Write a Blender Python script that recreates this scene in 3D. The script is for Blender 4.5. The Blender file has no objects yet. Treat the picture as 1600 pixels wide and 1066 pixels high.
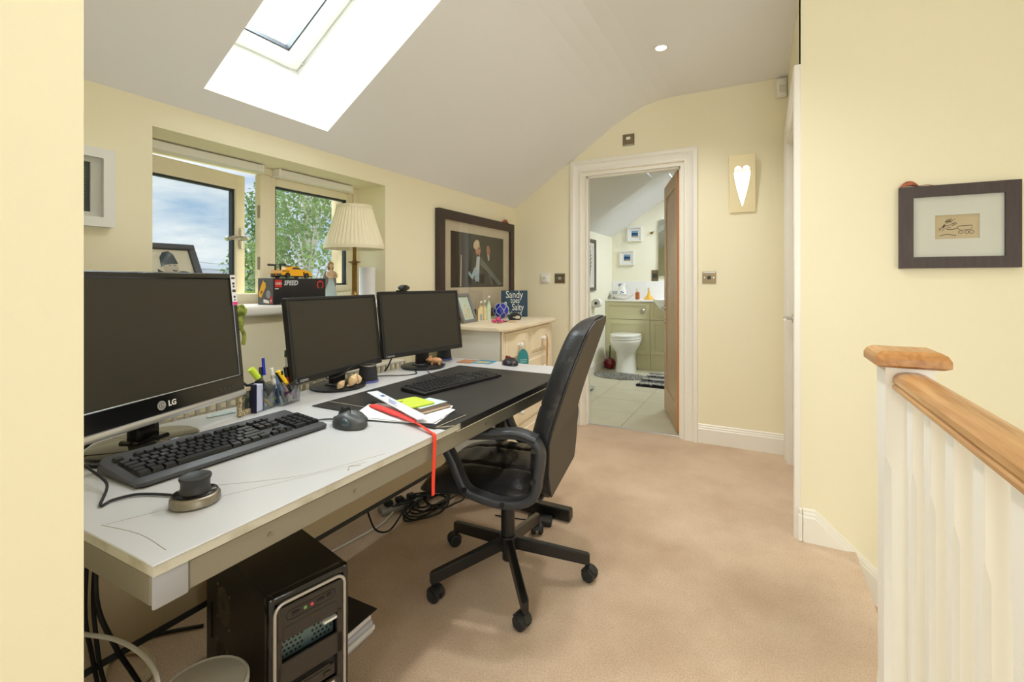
import bpy, bmesh, math, random
from math import sin, cos, pi, radians
from mathutils import Matrix, Vector
random.seed(4)
SC = bpy.context.scene
COL = SC.collection
R = radians

# ------------------------------------------------------------------ camera, world, lights, exposure
cam = bpy.data.cameras.new('camera')
cam.sensor_width = 36; cam.sensor_fit = 'HORIZONTAL'
cam.lens = 738.4 / 1600 * 36
cam.shift_x = -0.0039; cam.shift_y = -0.0571
cam.clip_start = 0.02; cam.clip_end = 300
cam_o = bpy.data.objects.new('camera', cam); COL.objects.link(cam_o)
cam_o.location = (0, 0, 1.13); cam_o.rotation_euler = (R(90), 0, R(27.475))
SC.camera = cam_o
SC.view_settings.view_transform = 'Standard'
SC.view_settings.look = 'None'
SC.view_settings.gamma = 1
SC.view_settings.use_curve_mapping = False
SC.view_settings.exposure = 0.1
try:
    SC.cycles.use_denoising = True
    SC.cycles.max_bounces = 10; SC.cycles.diffuse_bounces = 6; SC.cycles.glossy_bounces = 4
    SC.cycles.transparent_max_bounces = 16
    SC.cycles.caustics_reflective = False; SC.cycles.caustics_refractive = False
    SC.cycles.sample_clamp_indirect = 6
except Exception:
    pass

def srgb(c, a=1.0):
    out = []
    for v in c:
        v = v / 255.0
        out.append(v / 12.92 if v <= 0.04045 else ((v + 0.055) / 1.055) ** 2.4)
    return (*out, a)

W = bpy.data.worlds.new('sky'); SC.world = W
W.use_nodes = True
nt = W.node_tree; nt.nodes.clear()
def N(t, typ, **kw):
    n = t.nodes.new(typ)
    for k, v in kw.items():
        setattr(n, k, v)
    return n
wo = N(nt, 'ShaderNodeOutputWorld'); bg = N(nt, 'ShaderNodeBackground')
tc = N(nt, 'ShaderNodeTexCoord'); sep = N(nt, 'ShaderNodeSeparateXYZ')
mp = N(nt, 'ShaderNodeMapping'); mp.inputs['Scale'].default_value = (1.6, 1.6, 6.5)
no = N(nt, 'ShaderNodeTexNoise'); no.inputs['Scale'].default_value = 2.3; no.inputs['Detail'].default_value = 7; no.inputs['Roughness'].default_value = .55
rp = N(nt, 'ShaderNodeValToRGB')
rp.color_ramp.elements[0].position = .36; rp.color_ramp.elements[0].color = srgb((150, 186, 222))
rp.color_ramp.elements[1].position = .62; rp.color_ramp.elements[1].color = srgb((246, 249, 252))
e = rp.color_ramp.elements.new(.48); e.color = srgb((204, 220, 236))
mr = N(nt, 'ShaderNodeMapRange'); mr.inputs[1].default_value = 0.27; mr.inputs[2].default_value = .5; mr.inputs[3].default_value = 1.0; mr.inputs[4].default_value = 3.2
mr2 = N(nt, 'ShaderNodeMapRange'); mr2.inputs[1].default_value = .27; mr2.inputs[2].default_value = .42
wmx = N(nt, 'ShaderNodeMix', data_type='RGBA'); wmx.inputs[7].default_value = (.92, .96, 1, 1)
nt.links.new(sep.outputs['Z'], mr2.inputs[0]); nt.links.new(mr2.outputs[0], wmx.inputs[0]); nt.links.new(rp.outputs[0], wmx.inputs[6])
nt.links.new(tc.outputs['Generated'], mp.inputs[0]); nt.links.new(mp.outputs[0], no.inputs['Vector'])
nt.links.new(no.outputs[0], rp.inputs[0]); nt.links.new(tc.outputs['Generated'], sep.inputs[0])
nt.links.new(sep.outputs['Z'], mr.inputs[0])
nt.links.new(wmx.outputs[2], bg.inputs[0]); nt.links.new(mr.outputs[0], bg.inputs[1])
nt.links.new(bg.outputs[0], wo.inputs[0])

def area(name, loc, target, sx, sy, power, color=(1, 1, 1)):
    l = bpy.data.lights.new(name, 'AREA'); l.shape = 'RECTANGLE'; l.size = sx; l.size_y = sy
    l.energy = power; l.color = color
    o = bpy.data.objects.new(name, l); COL.objects.link(o)
    o.location = loc
    d = Vector(target) - Vector(loc)
    o.rotation_euler = d.to_track_quat('-Z', 'Y').to_euler()
    return o
# added fill areas: ceiling and wall behind the camera, stair end wall; rooflight above the bath
DAY = (.885, .95, 1.0)
area('ceiling_fill', (0.0, -2.3, 2.46), (0.0, -2.299, 0), 1.2, 1.6, 16, DAY)  # added overhead fill; the ceiling has no opening here
area('back_fill', (0.5, -3.85, 1.25), (0.5, 2.0, 1.5), 2.4, 2.1, 76, DAY)  # added fill behind the camera; the back wall has no window
sw_ = area('stair_fill', (2.36, 0.0, .9), (-1.9, 1.9, 2.0), 1.8, 1.6, 17, DAY)  # added fill from the stair side, in front of a solid wall
sw_.data.spread = R(110)
bl_ = area('bathroom_daylight', (-0.45, 5.85, 2.44), (-1.0, 6.0, 1.0), 0.7, 0.7, 30, DAY)
bl_.data.spread = R(125)
area('skylight_daylight', (-2.15, 1.25, 2.95), (-1.35, 1.25, 1.9), 0.9, 0.8, 75, DAY)
area('window_daylight', (-2.95, 1.45, 2.75), (-1.5, 1.45, .9), 1.4, .7, 70, DAY)

# ------------------------------------------------------------------ materials
MATS = {}
def mat(name, col, rough=.5, metal=0, bump=None, var=None, spec=.5, coat=0, trans=0, emit=None, sheen=0, wood=None, alpha=None):
    """col sRGB 0-255. bump=(scale,strength,detail). var=(scale,colour2,lo,hi). wood=(colour2, axis scale tuple)"""
    if name in MATS: return MATS[name]
    m = bpy.data.materials.new(name); m.use_nodes = True
    t = m.node_tree; b = t.nodes['Principled BSDF']
    b.inputs['Base Color'].default_value = srgb(col)
    b.inputs['Roughness'].default_value = rough; b.inputs['Metallic'].default_value = metal
    b.inputs['Specular IOR Level'].default_value = spec
    if coat: b.inputs['Coat Weight'].default_value = coat; b.inputs['Coat Roughness'].default_value = .08
    if trans: b.inputs['Transmission Weight'].default_value = trans
    if sheen: b.inputs['Sheen Weight'].default_value = sheen
    if emit:
        b.inputs['Emission Color'].default_value = srgb(emit[0]); b.inputs['Emission Strength'].default_value = emit[1]
    c = None
    if bump or var or wood: c = N(t, 'ShaderNodeTexCoord')
    if var:
        n = N(t, 'ShaderNodeTexNoise'); n.inputs['Scale'].default_value = var[0]; n.inputs['Detail'].default_value = 6
        r = N(t, 'ShaderNodeValToRGB')
        r.color_ramp.elements[0].position = var[2] if len(var) > 2 else .35
        r.color_ramp.elements[1].position = var[3] if len(var) > 3 else .65
        r.color_ramp.elements[0].color = srgb(col); r.color_ramp.elements[1].color = srgb(var[1])
        t.links.new(c.outputs['Object'], n.inputs['Vector']); t.links.new(n.outputs[0], r.inputs[0]); t.links.new(r.outputs[0], b.inputs['Base Color'])
    if wood:
        mpn = N(t, 'ShaderNodeMapping'); mpn.inputs['Scale'].default_value = wood[1]
        n = N(t, 'ShaderNodeTexNoise'); n.inputs['Scale'].default_value = 9; n.inputs['Detail'].default_value = 8; n.inputs['Distortion'].default_value = .6
        r = N(t, 'ShaderNodeValToRGB'); r.color_ramp.elements[0].position = .35; r.color_ramp.elements[1].position = .7
        r.color_ramp.elements[0].color = srgb(col); r.color_ramp.elements[1].color = srgb(wood[0])
        t.links.new(c.outputs['Object'], mpn.inputs[0]); t.links.new(mpn.outputs[0], n.inputs['Vector'])
        t.links.new(n.outputs[0], r.inputs[0]); t.links.new(r.outputs[0], b.inputs['Base Color'])
    if bump:
        n = N(t, 'ShaderNodeTexNoise'); n.inputs['Scale'].default_value = bump[0]; n.inputs['Detail'].default_value = bump[2] if len(bump) > 2 else 3
        bp = N(t, 'ShaderNodeBump'); bp.inputs['Strength'].default_value = bump[1]; bp.inputs['Distance'].default_value = .01
        t.links.new(c.outputs['Object'], n.inputs['Vector']); t.links.new(n.outputs[0], bp.inputs['Height']); t.links.new(bp.outputs[0], b.inputs['Normal'])
    MATS[name] = m
    return m

def glass_mat(name, tint=(255, 255, 255), refl=.06, rough=0.0, k=.35):
    m = bpy.data.materials.new(name); m.use_nodes = True; t = m.node_tree; t.nodes.clear()
    o = N(t, 'ShaderNodeOutputMaterial'); mx = N(t, 'ShaderNodeMixShader')
    tr = N(t, 'ShaderNodeBsdfTransparent'); gl = N(t, 'ShaderNodeBsdfGlossy'); gl.inputs['Roughness'].default_value = rough
    tr.inputs[0].default_value = srgb(tint)
    fr = N(t, 'ShaderNodeLayerWeight'); fr.inputs['Blend'].default_value = .25
    mt = N(t, 'ShaderNodeMath', operation='MULTIPLY_ADD'); mt.inputs[1].default_value = k; mt.inputs[2].default_value = refl
    t.links.new(fr.outputs['Fresnel'], mt.inputs[0]); t.links.new(mt.outputs[0], mx.inputs[0])
    t.links.new(tr.outputs[0], mx.inputs[1]); t.links.new(gl.outputs[0], mx.inputs[2]); t.links.new(mx.outputs[0], o.inputs[0])
    return m

M_wall = mat('cream_paint', (242, 234, 205), .75, bump=(180, .04), spec=.2)
M_ceil = mat('ceiling_paint', (240, 240, 242), .85, bump=(150, .03), spec=.15)
M_reveal = mat('white_reveal_paint', (246, 247, 244), .8, spec=.2)
M_gloss = mat('white_gloss_paint', (240, 236, 226), .32, bump=(40, .02))
M_winpaint = mat('cream_window_paint', (238, 228, 200), .45)
M_sill = mat('sill_white', (240, 238, 232), .35)
M_black = mat('black_plastic', (22, 22, 23), .45, bump=(500, .05))
M_blackgl = mat('black_gloss_plastic', (14, 14, 15), .12, coat=.3)
M_blackmetal = mat('black_metal', (20, 20, 20), .32, spec=.6)
M_dark = mat('dark_grey_plastic', (58, 58, 58), .5)
M_rubber = mat('cable_rubber', (20, 20, 20), .55)
M_silver = mat('silver_plastic', (196, 194, 190), .3, metal=.6)
M_chrome = mat('chrome', (205, 203, 198), .18, metal=1)
M_brushed = mat('brushed_steel', (150, 143, 130), .38, metal=.9)
M_white = mat('white_plastic', (236, 234, 228), .4)
M_paper = mat('white_paper', (238, 237, 238), .8)
M_clear = glass_mat('clear_plastic', (238, 242, 244), .08, .05)
M_glass = glass_mat('window_glass', (250, 253, 252), .03)
M_pglass = glass_mat('picture_glass', (250, 250, 250), .012, k=.12)
M_gasket = mat('black_gasket', (40, 46, 54), .5)
M_oak = mat('oak', (160, 108, 54), .38, wood=((192, 142, 84), (6, .5, 6)), coat=.15)
M_oakx = mat('oak_across', (164, 103, 50), .38, wood=((200, 142, 80), (.6, 6, 6)), coat=.15)
M_screen = mat('monitor_screen', (52, 48, 40), .32, spec=.4)
M_dframe = mat('dark_wenge_frame', (58, 46, 42), .5, wood=((70, 56, 52), (12, 12, 1)))
M_mount = mat('cream_mount', (226, 220, 206), .85)
M_mountw = mat('white_mount', (228, 230, 218), .85)

# ------------------------------------------------------------------ geometry helper
class MB:
    def __init__(s):
        s.v = []; s.f = []; s.mi = []; s.mats = []; s.M = Matrix.Identity(4); s.cur = 0
    def use(s, m):
        if m not in s.mats: s.mats.append(m)
        s.cur = s.mats.index(m); return s
    def at(s, M): s.M = M; return s
    def add(s, vs, fs):
        b = len(s.v)
        s.v += [tuple(s.M @ Vector(p)) for p in vs]
        for f in fs: s.f.append(tuple(b + i for i in f)); s.mi.append(s.cur)
        return s
    def box(s, x0, x1, y0, y1, z0, z1, bev=0, seg=1):
        if bev <= 0:
            vs = [(x, y, z) for x in (x0, x1) for y in (y0, y1) for z in (z0, z1)]
            return s.add(vs, [(0, 1, 3, 2), (4, 6, 7, 5), (0, 4, 5, 1), (2, 3, 7, 6), (0, 2, 6, 4), (1, 5, 7, 3)])
        bm = bmesh.new(); bmesh.ops.create_cube(bm, size=1)
        for v in bm.verts:
            v.co = ((x0 + x1) / 2 + v.co.x * (x1 - x0), (y0 + y1) / 2 + v.co.y * (y1 - y0), (z0 + z1) / 2 + v.co.z * (z1 - z0))
        bmesh.ops.bevel(bm, geom=bm.edges[:], offset=min(bev, .49 * min(x1 - x0, y1 - y0, z1 - z0)), segments=seg, affect='EDGES', profile=.5)
        bm.verts.index_update()
        s.add([tuple(v.co) for v in bm.verts], [tuple(v.index for v in f.verts) for f in bm.faces]); bm.free()
        return s
    def cbox(s, c, d, bev=0, seg=1):
        return s.box(c[0] - d[0] / 2, c[0] + d[0] / 2, c[1] - d[1] / 2, c[1] + d[1] / 2, c[2] - d[2] / 2, c[2] + d[2] / 2, bev, seg)
    def prism(s, poly, a0, a1, axis='z'):
        n = len(poly)
        def P(p, a): return (a, p[0], p[1]) if axis == 'x' else (p[0], a, p[1]) if axis == 'y' else (p[0], p[1], a)
        vs = [P(p, a0) for p in poly] + [P(p, a1) for p in poly]
        fs = [tuple(range(n)), tuple(range(2 * n - 1, n - 1, -1))] + [(i, (i + 1) % n, n + (i + 1) % n, n + i) for i in range(n)]
        return s.add(vs, fs)
    def lathe(s, prof, n=24, c=(0, 0, 0), sx=1, sy=1, flute=None):
        vs = []; fs = []
        for (r, z) in prof:
            for k in range(n):
                a = 2 * pi * k / n
                rr = r * (1 + (flute[1] * cos(a * flute[0]) if flute else 0))
                vs.append((c[0] + rr * cos(a) * sx, c[1] + rr * sin(a) * sy, c[2] + z))
        m = len(prof)
        for i in range(m - 1):
            for k in range(n):
                fs.append((i * n + k, i * n + (k + 1) % n, (i + 1) * n + (k + 1) % n, (i + 1) * n + k))
        fs.append(tuple(range(n))); fs.append(tuple((m - 1) * n + k for k in range(n - 1, -1, -1)))
        return s.add(vs, fs)
    def sphere(s, c, r, n=16, m=10):
        if not hasattr(r, '__len__'): r = (r, r, r)
        vs = [(c[0], c[1], c[2] - r[2])]
        for i in range(1, m):
            t = -pi / 2 + pi * i / m
            for k in range(n):
                a = 2 * pi * k / n
                vs.append((c[0] + r[0] * cos(t) * cos(a), c[1] + r[1] * cos(t) * sin(a), c[2] + r[2] * sin(t)))
        vs.append((c[0], c[1], c[2] + r[2])); fs = []
        for k in range(n): fs.append((0, 1 + (k + 1) % n, 1 + k))
        for i in range(m - 2):
            for k in range(n):
                a = 1 + i * n
                fs.append((a + k, a + (k + 1) % n, a + n + (k + 1) % n, a + n + k))
        a = 1 + (m - 2) * n; L = len(vs) - 1
        for k in range(n): fs.append((a + k, a + (k + 1) % n, L))
        return s.add(vs, fs)
    def sweep(s, pts, sec, closed=False, up=None, scale=None):
        """sweep a closed 2-D section (u,v) along pts. frame: u = side, v = up"""
        pts = [Vector(p) for p in pts]; n = len(pts); m = len(sec); vs = []; fs = []
        prevu = None
        for i, p in enumerate(pts):
            a = pts[(i - 1) % n] if (closed or i > 0) else p
            b = pts[(i + 1) % n] if (closed or i < n - 1) else p
            t = (b - a).normalized()
            if up is not None:
                v = Vector(up); u = t.cross(v)
                if u.length < 1e-6: u = Vector((1, 0, 0))
                u.normalize(); v = u.cross(t).normalized()
            else:
                if prevu is None:
                    h = Vector((0, 0, 1)) if abs(t.z) < .9 else Vector((1, 0, 0))
                    u = t.cross(h).normalized()
                else:
                    u = (prevu - t * prevu.dot(t)).normalized()
                v = u.cross(t).normalized()
            prevu = u
            k = scale[i] if scale else 1
            for (q, w) in sec: vs.append(tuple(p + u * q * k + v * w * k))
        rng = n if closed else n - 1
        for i in range(rng):
            j = (i + 1) % n
            for k in range(m): fs.append((i * m + k, i * m + (k + 1) % m, j * m + (k + 1) % m, j * m + k))
        if not closed:
            fs.append(tuple(range(m))); fs.append(tuple((n - 1) * m + k for k in range(m - 1, -1, -1)))
        return s.add(vs, fs)
    def tube(s, pts, r, n=8, closed=False, smooth=0, scale=None):
        if smooth: pts = spline(pts, smooth, closed)
        return s.sweep(pts, [(r * cos(2 * pi * k / n), r * sin(2 * pi * k / n)) for k in range(n)], closed, scale=scale)
    def cyl(s, p0, p1, r0, r1=None, n=16):
        r1 = r0 if r1 is None else r1
        p0 = Vector(p0); p1 = Vector(p1)
        return s.sweep([p0, p1], [(cos(2 * pi * k / n), sin(2 * pi * k / n)) for k in range(n)], scale=[r0, r1])
    def quad(s, a, b, c, d): return s.add([a, b, c, d], [(0, 1, 2, 3)])

def spline(pts, k, closed=False):
    P = [Vector(p) for p in pts]; n = len(P); out = []
    for i in range(n if closed else n - 1):
        if closed: a, b, c, d = P[(i - 1) % n], P[i], P[(i + 1) % n], P[(i + 2) % n]
        else: a, b, c, d = P[max(i - 1, 0)], P[i], P[i + 1], P[min(i + 2, n - 1)]
        for j in range(k):
            t = j / k
            out.append(.5 * ((2 * b) + (c - a) * t + (2 * a - 5 * b + 4 * c - d) * t * t + (3 * b - a - 3 * c + d) * t ** 3))
    if not closed: out.append(P[-1])
    return out

def obj(name, mb, m=None, parent=None, smooth=35, label=None, kind=None, loc=None, rot=None):
    me = bpy.data.meshes.new(name); me.from_pydata(mb.v, [], mb.f)
    if m is not None and not mb.mats: me.materials.append(m)
    elif mb.mats:
        for q in mb.mats: me.materials.append(q)
        me.polygons.foreach_set('material_index', mb.mi)
    bm = bmesh.new(); bm.from_mesh(me); bmesh.ops.recalc_face_normals(bm, faces=bm.faces[:]); bm.to_mesh(me); bm.free()
    if smooth:
        me.shade_smooth(); me.set_sharp_from_angle(angle=R(smooth))
    o = bpy.data.objects.new(name, me); COL.objects.link(o)
    if parent: o.parent = parent
    if label: o['label'] = label
    if kind: o['kind'] = kind
    if loc: o.location = loc
    if rot: o.rotation_euler = rot
    return o
def struct(name, mb, m=None, parent=None, smooth=35):
    o = obj(name, mb, m, parent, smooth)
    if parent is None: o['kind'] = 'structure'
    return o
def tag(o, label, cat, group=None):
    o['label'] = label; o['category'] = cat
    if group: o['group'] = group
    return o
def thing(name, label, cat, loc=(0, 0, 0), rz=0, group=None, rot=None):
    o = bpy.data.objects.new(name, None); COL.objects.link(o); o.empty_display_size = .05
    o.location = loc; o.rotation_euler = rot if rot else (0, 0, rz)
    return tag(o, label, cat, group)
def clone(o, parent=None):
    c = o.copy(); COL.objects.link(c)
    if parent: c.parent = parent
    for ch in list(o.children): clone(ch, c)
    return c
def piece(src, parent, loc=None, rot=None, scale=None):
    c = src.copy(); COL.objects.link(c); c.parent = parent
    if loc is not None: c.location = loc
    if rot is not None: c.rotation_euler = rot
    if scale is not None: c.scale = scale
    return c
def text(body, size, m, parent, M, name='lettering', extrude=.0004, sx=1, shear=0, align='CENTER', spacing=1.0, offset=0):
    cu = bpy.data.curves.new('txt', 'FONT'); cu.body = body; cu.size = size; cu.extrude = extrude; cu.align_x = align
    cu.align_y = 'CENTER'; cu.shear = shear; cu.space_character = spacing; cu.offset = offset; cu.resolution_u = 3
    t = bpy.data.objects.new('txt', cu); COL.objects.link(t)
    bpy.context.view_layer.update()
    me = bpy.data.meshes.new_from_object(t.evaluated_get(bpy.context.evaluated_depsgraph_get()))
    bpy.data.objects.remove(t); bpy.data.curves.remove(cu)
    me.transform(M @ Matrix.Diagonal((sx, 1, 1, 1))); me.name = name
    me.materials.clear(); me.materials.append(m)
    o = bpy.data.objects.new(name, me); COL.objects.link(o); o.parent = parent
    return o
FRONT = Matrix.Rotation(R(90), 4, 'X')       # text lying in local XZ, facing -Y
def T(x, y, z): return Matrix.Translation((x, y, z))
def circ(r, n=16, cx=0, cy=0, ry=None, a0=0): return [(cx + r * cos(a0 + 2 * pi * k / n), cy + (ry or r) * sin(a0 + 2 * pi * k / n)) for k in range(n)]
def rrect(w, h, r, k=4, cx=0, cy=0):
    out = []
    for (sx, sy, a0) in ((1, 1, 0), (-1, 1, 90), (-1, -1, 180), (1, -1, 270)):
        for i in range(k + 1):
            a = R(a0 + 90 * i / k)
            out.append((cx + sx * (w / 2 - r) + r * cos(a), cy + sy * (h / 2 - r) + r * sin(a)))
    return out

# ================================================================== ROOM SHELL
XL, YF, YP, XR = -1.8655, 3.573, 2.4225, 0.152
ZC = 2.48
ZE = 1.761
SL = (2.302 - ZE) / (-1.055 - XL)
prof = [(XL, ZE), (-1.055, 2.302), (-.98, 2.35), (-.906, 2.392), (-.83, 2.427), (-.75, 2.455), (-.66, 2.473), (-.58, ZC), (2.4, ZC)]

# carpet
def carpet_mat():
    m = mat('beige_carpet', (203, 171, 134), .95, spec=.1, sheen=.3)
    t = m.node_tree; b = t.nodes['Principled BSDF']
    c = N(t, 'ShaderNodeTexCoord')
    n1 = N(t, 'ShaderNodeTexNoise'); n1.inputs['Scale'].default_value = 2.2; n1.inputs['Detail'].default_value = 5; n1.inputs['Roughness'].default_value = .6
    n2 = N(t, 'ShaderNodeTexNoise'); n2.inputs['Scale'].default_value = 210; n2.inputs['Detail'].default_value = 4
    r1 = N(t, 'ShaderNodeValToRGB'); r1.color_ramp.elements[0].position = .33; r1.color_ramp.elements[0].color = srgb((208, 178, 148))
    r1.color_ramp.elements[1].position = .6; r1.color_ramp.elements[1].color = srgb((228, 202, 174))
    mx = N(t, 'ShaderNodeMix', data_type='RGBA', blend_type='MULTIPLY'); mx.inputs[0].default_value = .8
    r2 = N(t, 'ShaderNodeValToRGB'); r2.color_ramp.elements[0].position = .3; r2.color_ramp.elements[0].color = (.74, .72, .70, 1); r2.color_ramp.elements[1].position = .62; r2.color_ramp.elements[1].color = (1.08, 1.08, 1.08, 1)
    # the worn patch by the stairs
    vm = N(t, 'ShaderNodeVectorMath', operation='DISTANCE'); vm.inputs[1].default_value = (.10, 1.86, 0)
    r3 = N(t, 'ShaderNodeMapRange'); r3.inputs[1].default_value = 0.02; r3.inputs[2].default_value = .34; r3.inputs[3].default_value = .80; r3.inputs[4].default_value = 1
    ml = N(t, 'ShaderNodeVectorMath', operation='SCALE')
    for n in (n1, n2): t.links.new(c.outputs['Object'], n.inputs['Vector'])
    t.links.new(c.outputs['Object'], vm.inputs[0]); t.links.new(vm.outputs['Value'], r3.inputs[0])
    t.links.new(n1.outputs[0], r1.inputs[0]); t.links.new(n2.outputs[0], r2.inputs[0])
    t.links.new(r1.outputs[0], mx.inputs[6]); t.links.new(r2.outputs[0], mx.inputs[7])
    t.links.new(mx.outputs[2], ml.inputs[0]); t.links.new(r3.outputs[0], ml.inputs['Scale'])
    t.links.new(ml.outputs[0], b.inputs['Base Color'])
    bp = N(t, 'ShaderNodeBump'); bp.inputs['Strength'].default_value = .9; bp.inputs['Distance'].default_value = .006
    t.links.new(n2.outputs[0], bp.inputs['Height']); t.links.new(bp.outputs[0], b.inputs['Normal'])
    return m
M_carpet = carpet_mat()
mb = MB(); mb.prism([(-2.2, -4), (.341, -4), (.341, 2.5), (.9, 2.5), (.9, 3.64), (-2.2, 3.64)], -.12, 0)
struct('floor', mb, M_carpet)
# stairs going down beside the far wall
st = MB(); st.box(.341, .35, 1.38, YP, -.2, -.001)
stair = struct('staircase', st, M_carpet)
for i in range(10):
    b = MB(); b.box(.341 + .215 * i, .341 + .215 * (i + 1) + .02, 1.46, YP - .002, -.2 * (i + 1) - .2, -.2 * (i + 1), .012)
    obj('step', b, M_carpet, stair)
mb = MB(); mb.box(-2.2, 2.6, -4.1, 3.2, -2.7, -2.55); struct('floor', mb, M_carpet)
mb = MB(); mb.box(.3409, .352, -4, 1.46, -.26, -.0005); struct('trim_4', mb, M_gloss)
mb = MB(); mb.box(.22, .34, -4, YP, -2.55, -.121); struct('wall_stairwell', mb, M_wall)

# left (window) wall with window opening
wy0, wy1, wz0, wz1 = .868, 2.005, 1.03, 1.671
mb = MB()
XO = -2.26
mb.box(XO, XL, -4, 6.7, -.3, wz0); mb.box(XO, XL, -4, wy0, wz0, ZE + .05); mb.box(XO, XL, wy1, 6.7, wz0, ZE + .05); mb.box(XO, XL, wy0, wy1, wz1, ZE + .05)
struct('wall_left', mb, M_wall)
mb = MB(); M_stone = mat('buff_stone', (196, 178, 146), .9, var=(9, (176, 158, 128), .4, .6), bump=(40, .2))
mb.box(XO - .012, -2.142, wy1 - .016, wy1 + .3, wz0 - .1, wz1 + .1); mb.box(XO - .012, -2.142, wy0 - .3, wy0 + .012, wz0 - .1, wz1 + .1)
struct('wall_outside', mb, M_stone)

# ceiling: slope with skylight shaft, curve, flat
u = Vector((1, 0, SL)).normalized(); nrm = Vector((-u.z, 0, u.x))
def sp(s, y, n): p = Vector((XL, 0, ZE)) + u * s + nrm * n; return (p.x, y, p.z)
Ls = (Vector((-1.055, 0, 2.302)) - Vector((XL, 0, ZE))).length
s0, s1, ky0, ky1 = .112, .90, .982, 1.530
TH = .36
def slab(mb, sa, sb, ya, yb, th=TH, n0=0):
    vs = [sp(s, y, n) for s in (sa, sb) for y in (ya, yb) for n in (n0, n0 + th)]
    mb.add(vs, [(0, 1, 3, 2), (4, 6, 7, 5), (0, 4, 5, 1), (2, 3, 7, 6), (0, 2, 6, 4), (1, 5, 7, 3)])
mb = MB()
slab(mb, 0, Ls, -4, ky0); slab(mb, 0, Ls, ky1, 3.69)
slab(mb, 0, s0, ky0, ky1); slab(mb, s1, Ls, ky0, ky1)
for (a, b) in zip(prof[1:-1], prof[2:]):
    mb.prism([a, b, (b[0], b[1] + .4), (a[0] - .2, a[1] + .4)], -4, 3.69, 'y')
struct('ceiling', mb, M_ceil, smooth=20)
# white painted lining of the skylight shaft
mb = MB(); e_ = .003
slab(mb, s0, s1, ky0 - .0, ky0 + e_, TH); slab(mb, s0, s1, ky1 - e_, ky1, TH)
slab(mb, s0, s0 + e_, ky0 + e_, ky1 - e_, TH); slab(mb, s1 - e_, s1, ky0 + e_, ky1 - e_, TH)
struct('trim_5', mb, M_reveal, smooth=0)
# skylight window: fixed frame, sash, glazing
sky = bpy.data.objects.new('window_2', None); COL.objects.link(sky); sky['kind'] = 'structure'
def ring_s(mb, a, n0, n1, w):
    sa, sb, ya, yb = s0 + a, s1 - a, ky0 + a, ky1 - a
    slab(mb, sa, sb, ya, ya + w, n1 - n0, n0); slab(mb, sa, sb, yb - w, yb, n1 - n0, n0)
    slab(mb, sa, sa + w, ya + w, yb - w, n1 - n0, n0); slab(mb, sb - w, sb, ya + w, yb - w, n1 - n0, n0)
mb = MB(); ring_s(mb, -.015, .361, .50, .018); ring_s(mb, .003, .385, .50, .012); obj('window_frame', mb, M_white, sky, 0)
mb = MB(); ring_s(mb, .017, .372, .47, .042); obj('sash', mb, M_gloss, sky, 0)
mb = MB(); ring_s(mb, .0592, .43, .462, .006); obj('gasket', mb, M_gasket, sky, 0)
mb = MB(); slab(mb, s0 + .055, s1 - .055, ky0 + .055, ky1 - .055, .006, .463); obj('pane', mb, M_glass, sky, 0)
mb = MB(); mb.at(T(*sp(s0 + .06, ky1 - .012, .372))).sphere((0, 0, 0), .006, 10, 6); obj('screw', mb, M_silver, sky)

# far wall with the bathroom doorway
DX0, DX1, DH = -1.261, -.500, 1.995
def ztop(x):
    for (a, b) in zip(prof[:-1], prof[1:]):
        if a[0] <= x <= b[0]: return a[1] + (b[1] - a[1]) * (x - a[0]) / (b[0] - a[0])
    return ZC
mb = MB(); y0, y1 = YF, YF + .11
def walltop(xa, xb): return [(xb, ztop(xb) + .03)] + [(p[0], p[1] + .03) for p in prof[::-1] if xa < p[0] < xb] + [(xa, ztop(xa) + .03)]
mb.prism([(XL - .05, -.1), (DX0, -.1)] + walltop(XL, DX0) + [(XL - .05, ZE)], y0, y1, 'y')
mb.prism([(DX0, DH), (DX1, DH)] + walltop(DX0, DX1), y0, y1, 'y')
mb.prism([(DX1, -.1), (1.0, -.1)] + [(1.0, ZC + .03)] + walltop(DX1, .99), y0, y1, 'y')
struct('wall_far', mb, M_wall, smooth=0)

# wall with the white side door, between far wall and picture wall
dy0, dy1 = 2.515, 3.40
mb = MB()
mb.box(XR, XR + .1, YP + .0, dy0, -.1, ZC + .03); mb.box(XR, XR + .1, dy1, YF, -.1, ZC + .03); mb.box(XR, XR + .1, dy0, dy1, 2.0, ZC + .03)
struct('wall_doorway', mb, M_wall)
mb = MB(); mb.box(XR, 2.6, YP - .0005, YP + .1, -2.6, ZC + .03); struct('wall_right', mb, M_wall)
mb = MB(); mb.box(2.4, 2.5, -4.1, YP, -2.6, ZC + .03); struct('wall_stair_end', mb, M_wall)
mb = MB(); mb.box(-2.2, 2.5, -4.1, -4, -2.6, ZC + .03); struct('wall_back', mb, M_wall)
mb = MB(); mb.box(XL, -.766, -1.2, .28, -.02, ZC + .02); struct('wall_near', mb, M_wall)
# frames added round the back and stair fill lights; solid wall behind
mb = MB()
for x in (-.74, .46, 1.70): mb.box(x, x + .05, -3.9, -3.82, .18, 2.32)
for z in (.16, 1.62, 2.31): mb.box(-.74, 1.75, -3.9, -3.82, z, z + .05)
struct('back_fill_frame', mb, M_winpaint)
mb = MB()
for y in (-.94, .89): mb.box(2.355, 2.399, y, y + .05, .05, 1.75)
for z in (.05, 1.70): mb.box(2.355, 2.399, -.94, .94, z, z + .05)
struct('stair_fill_frame', mb, M_winpaint)

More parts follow.
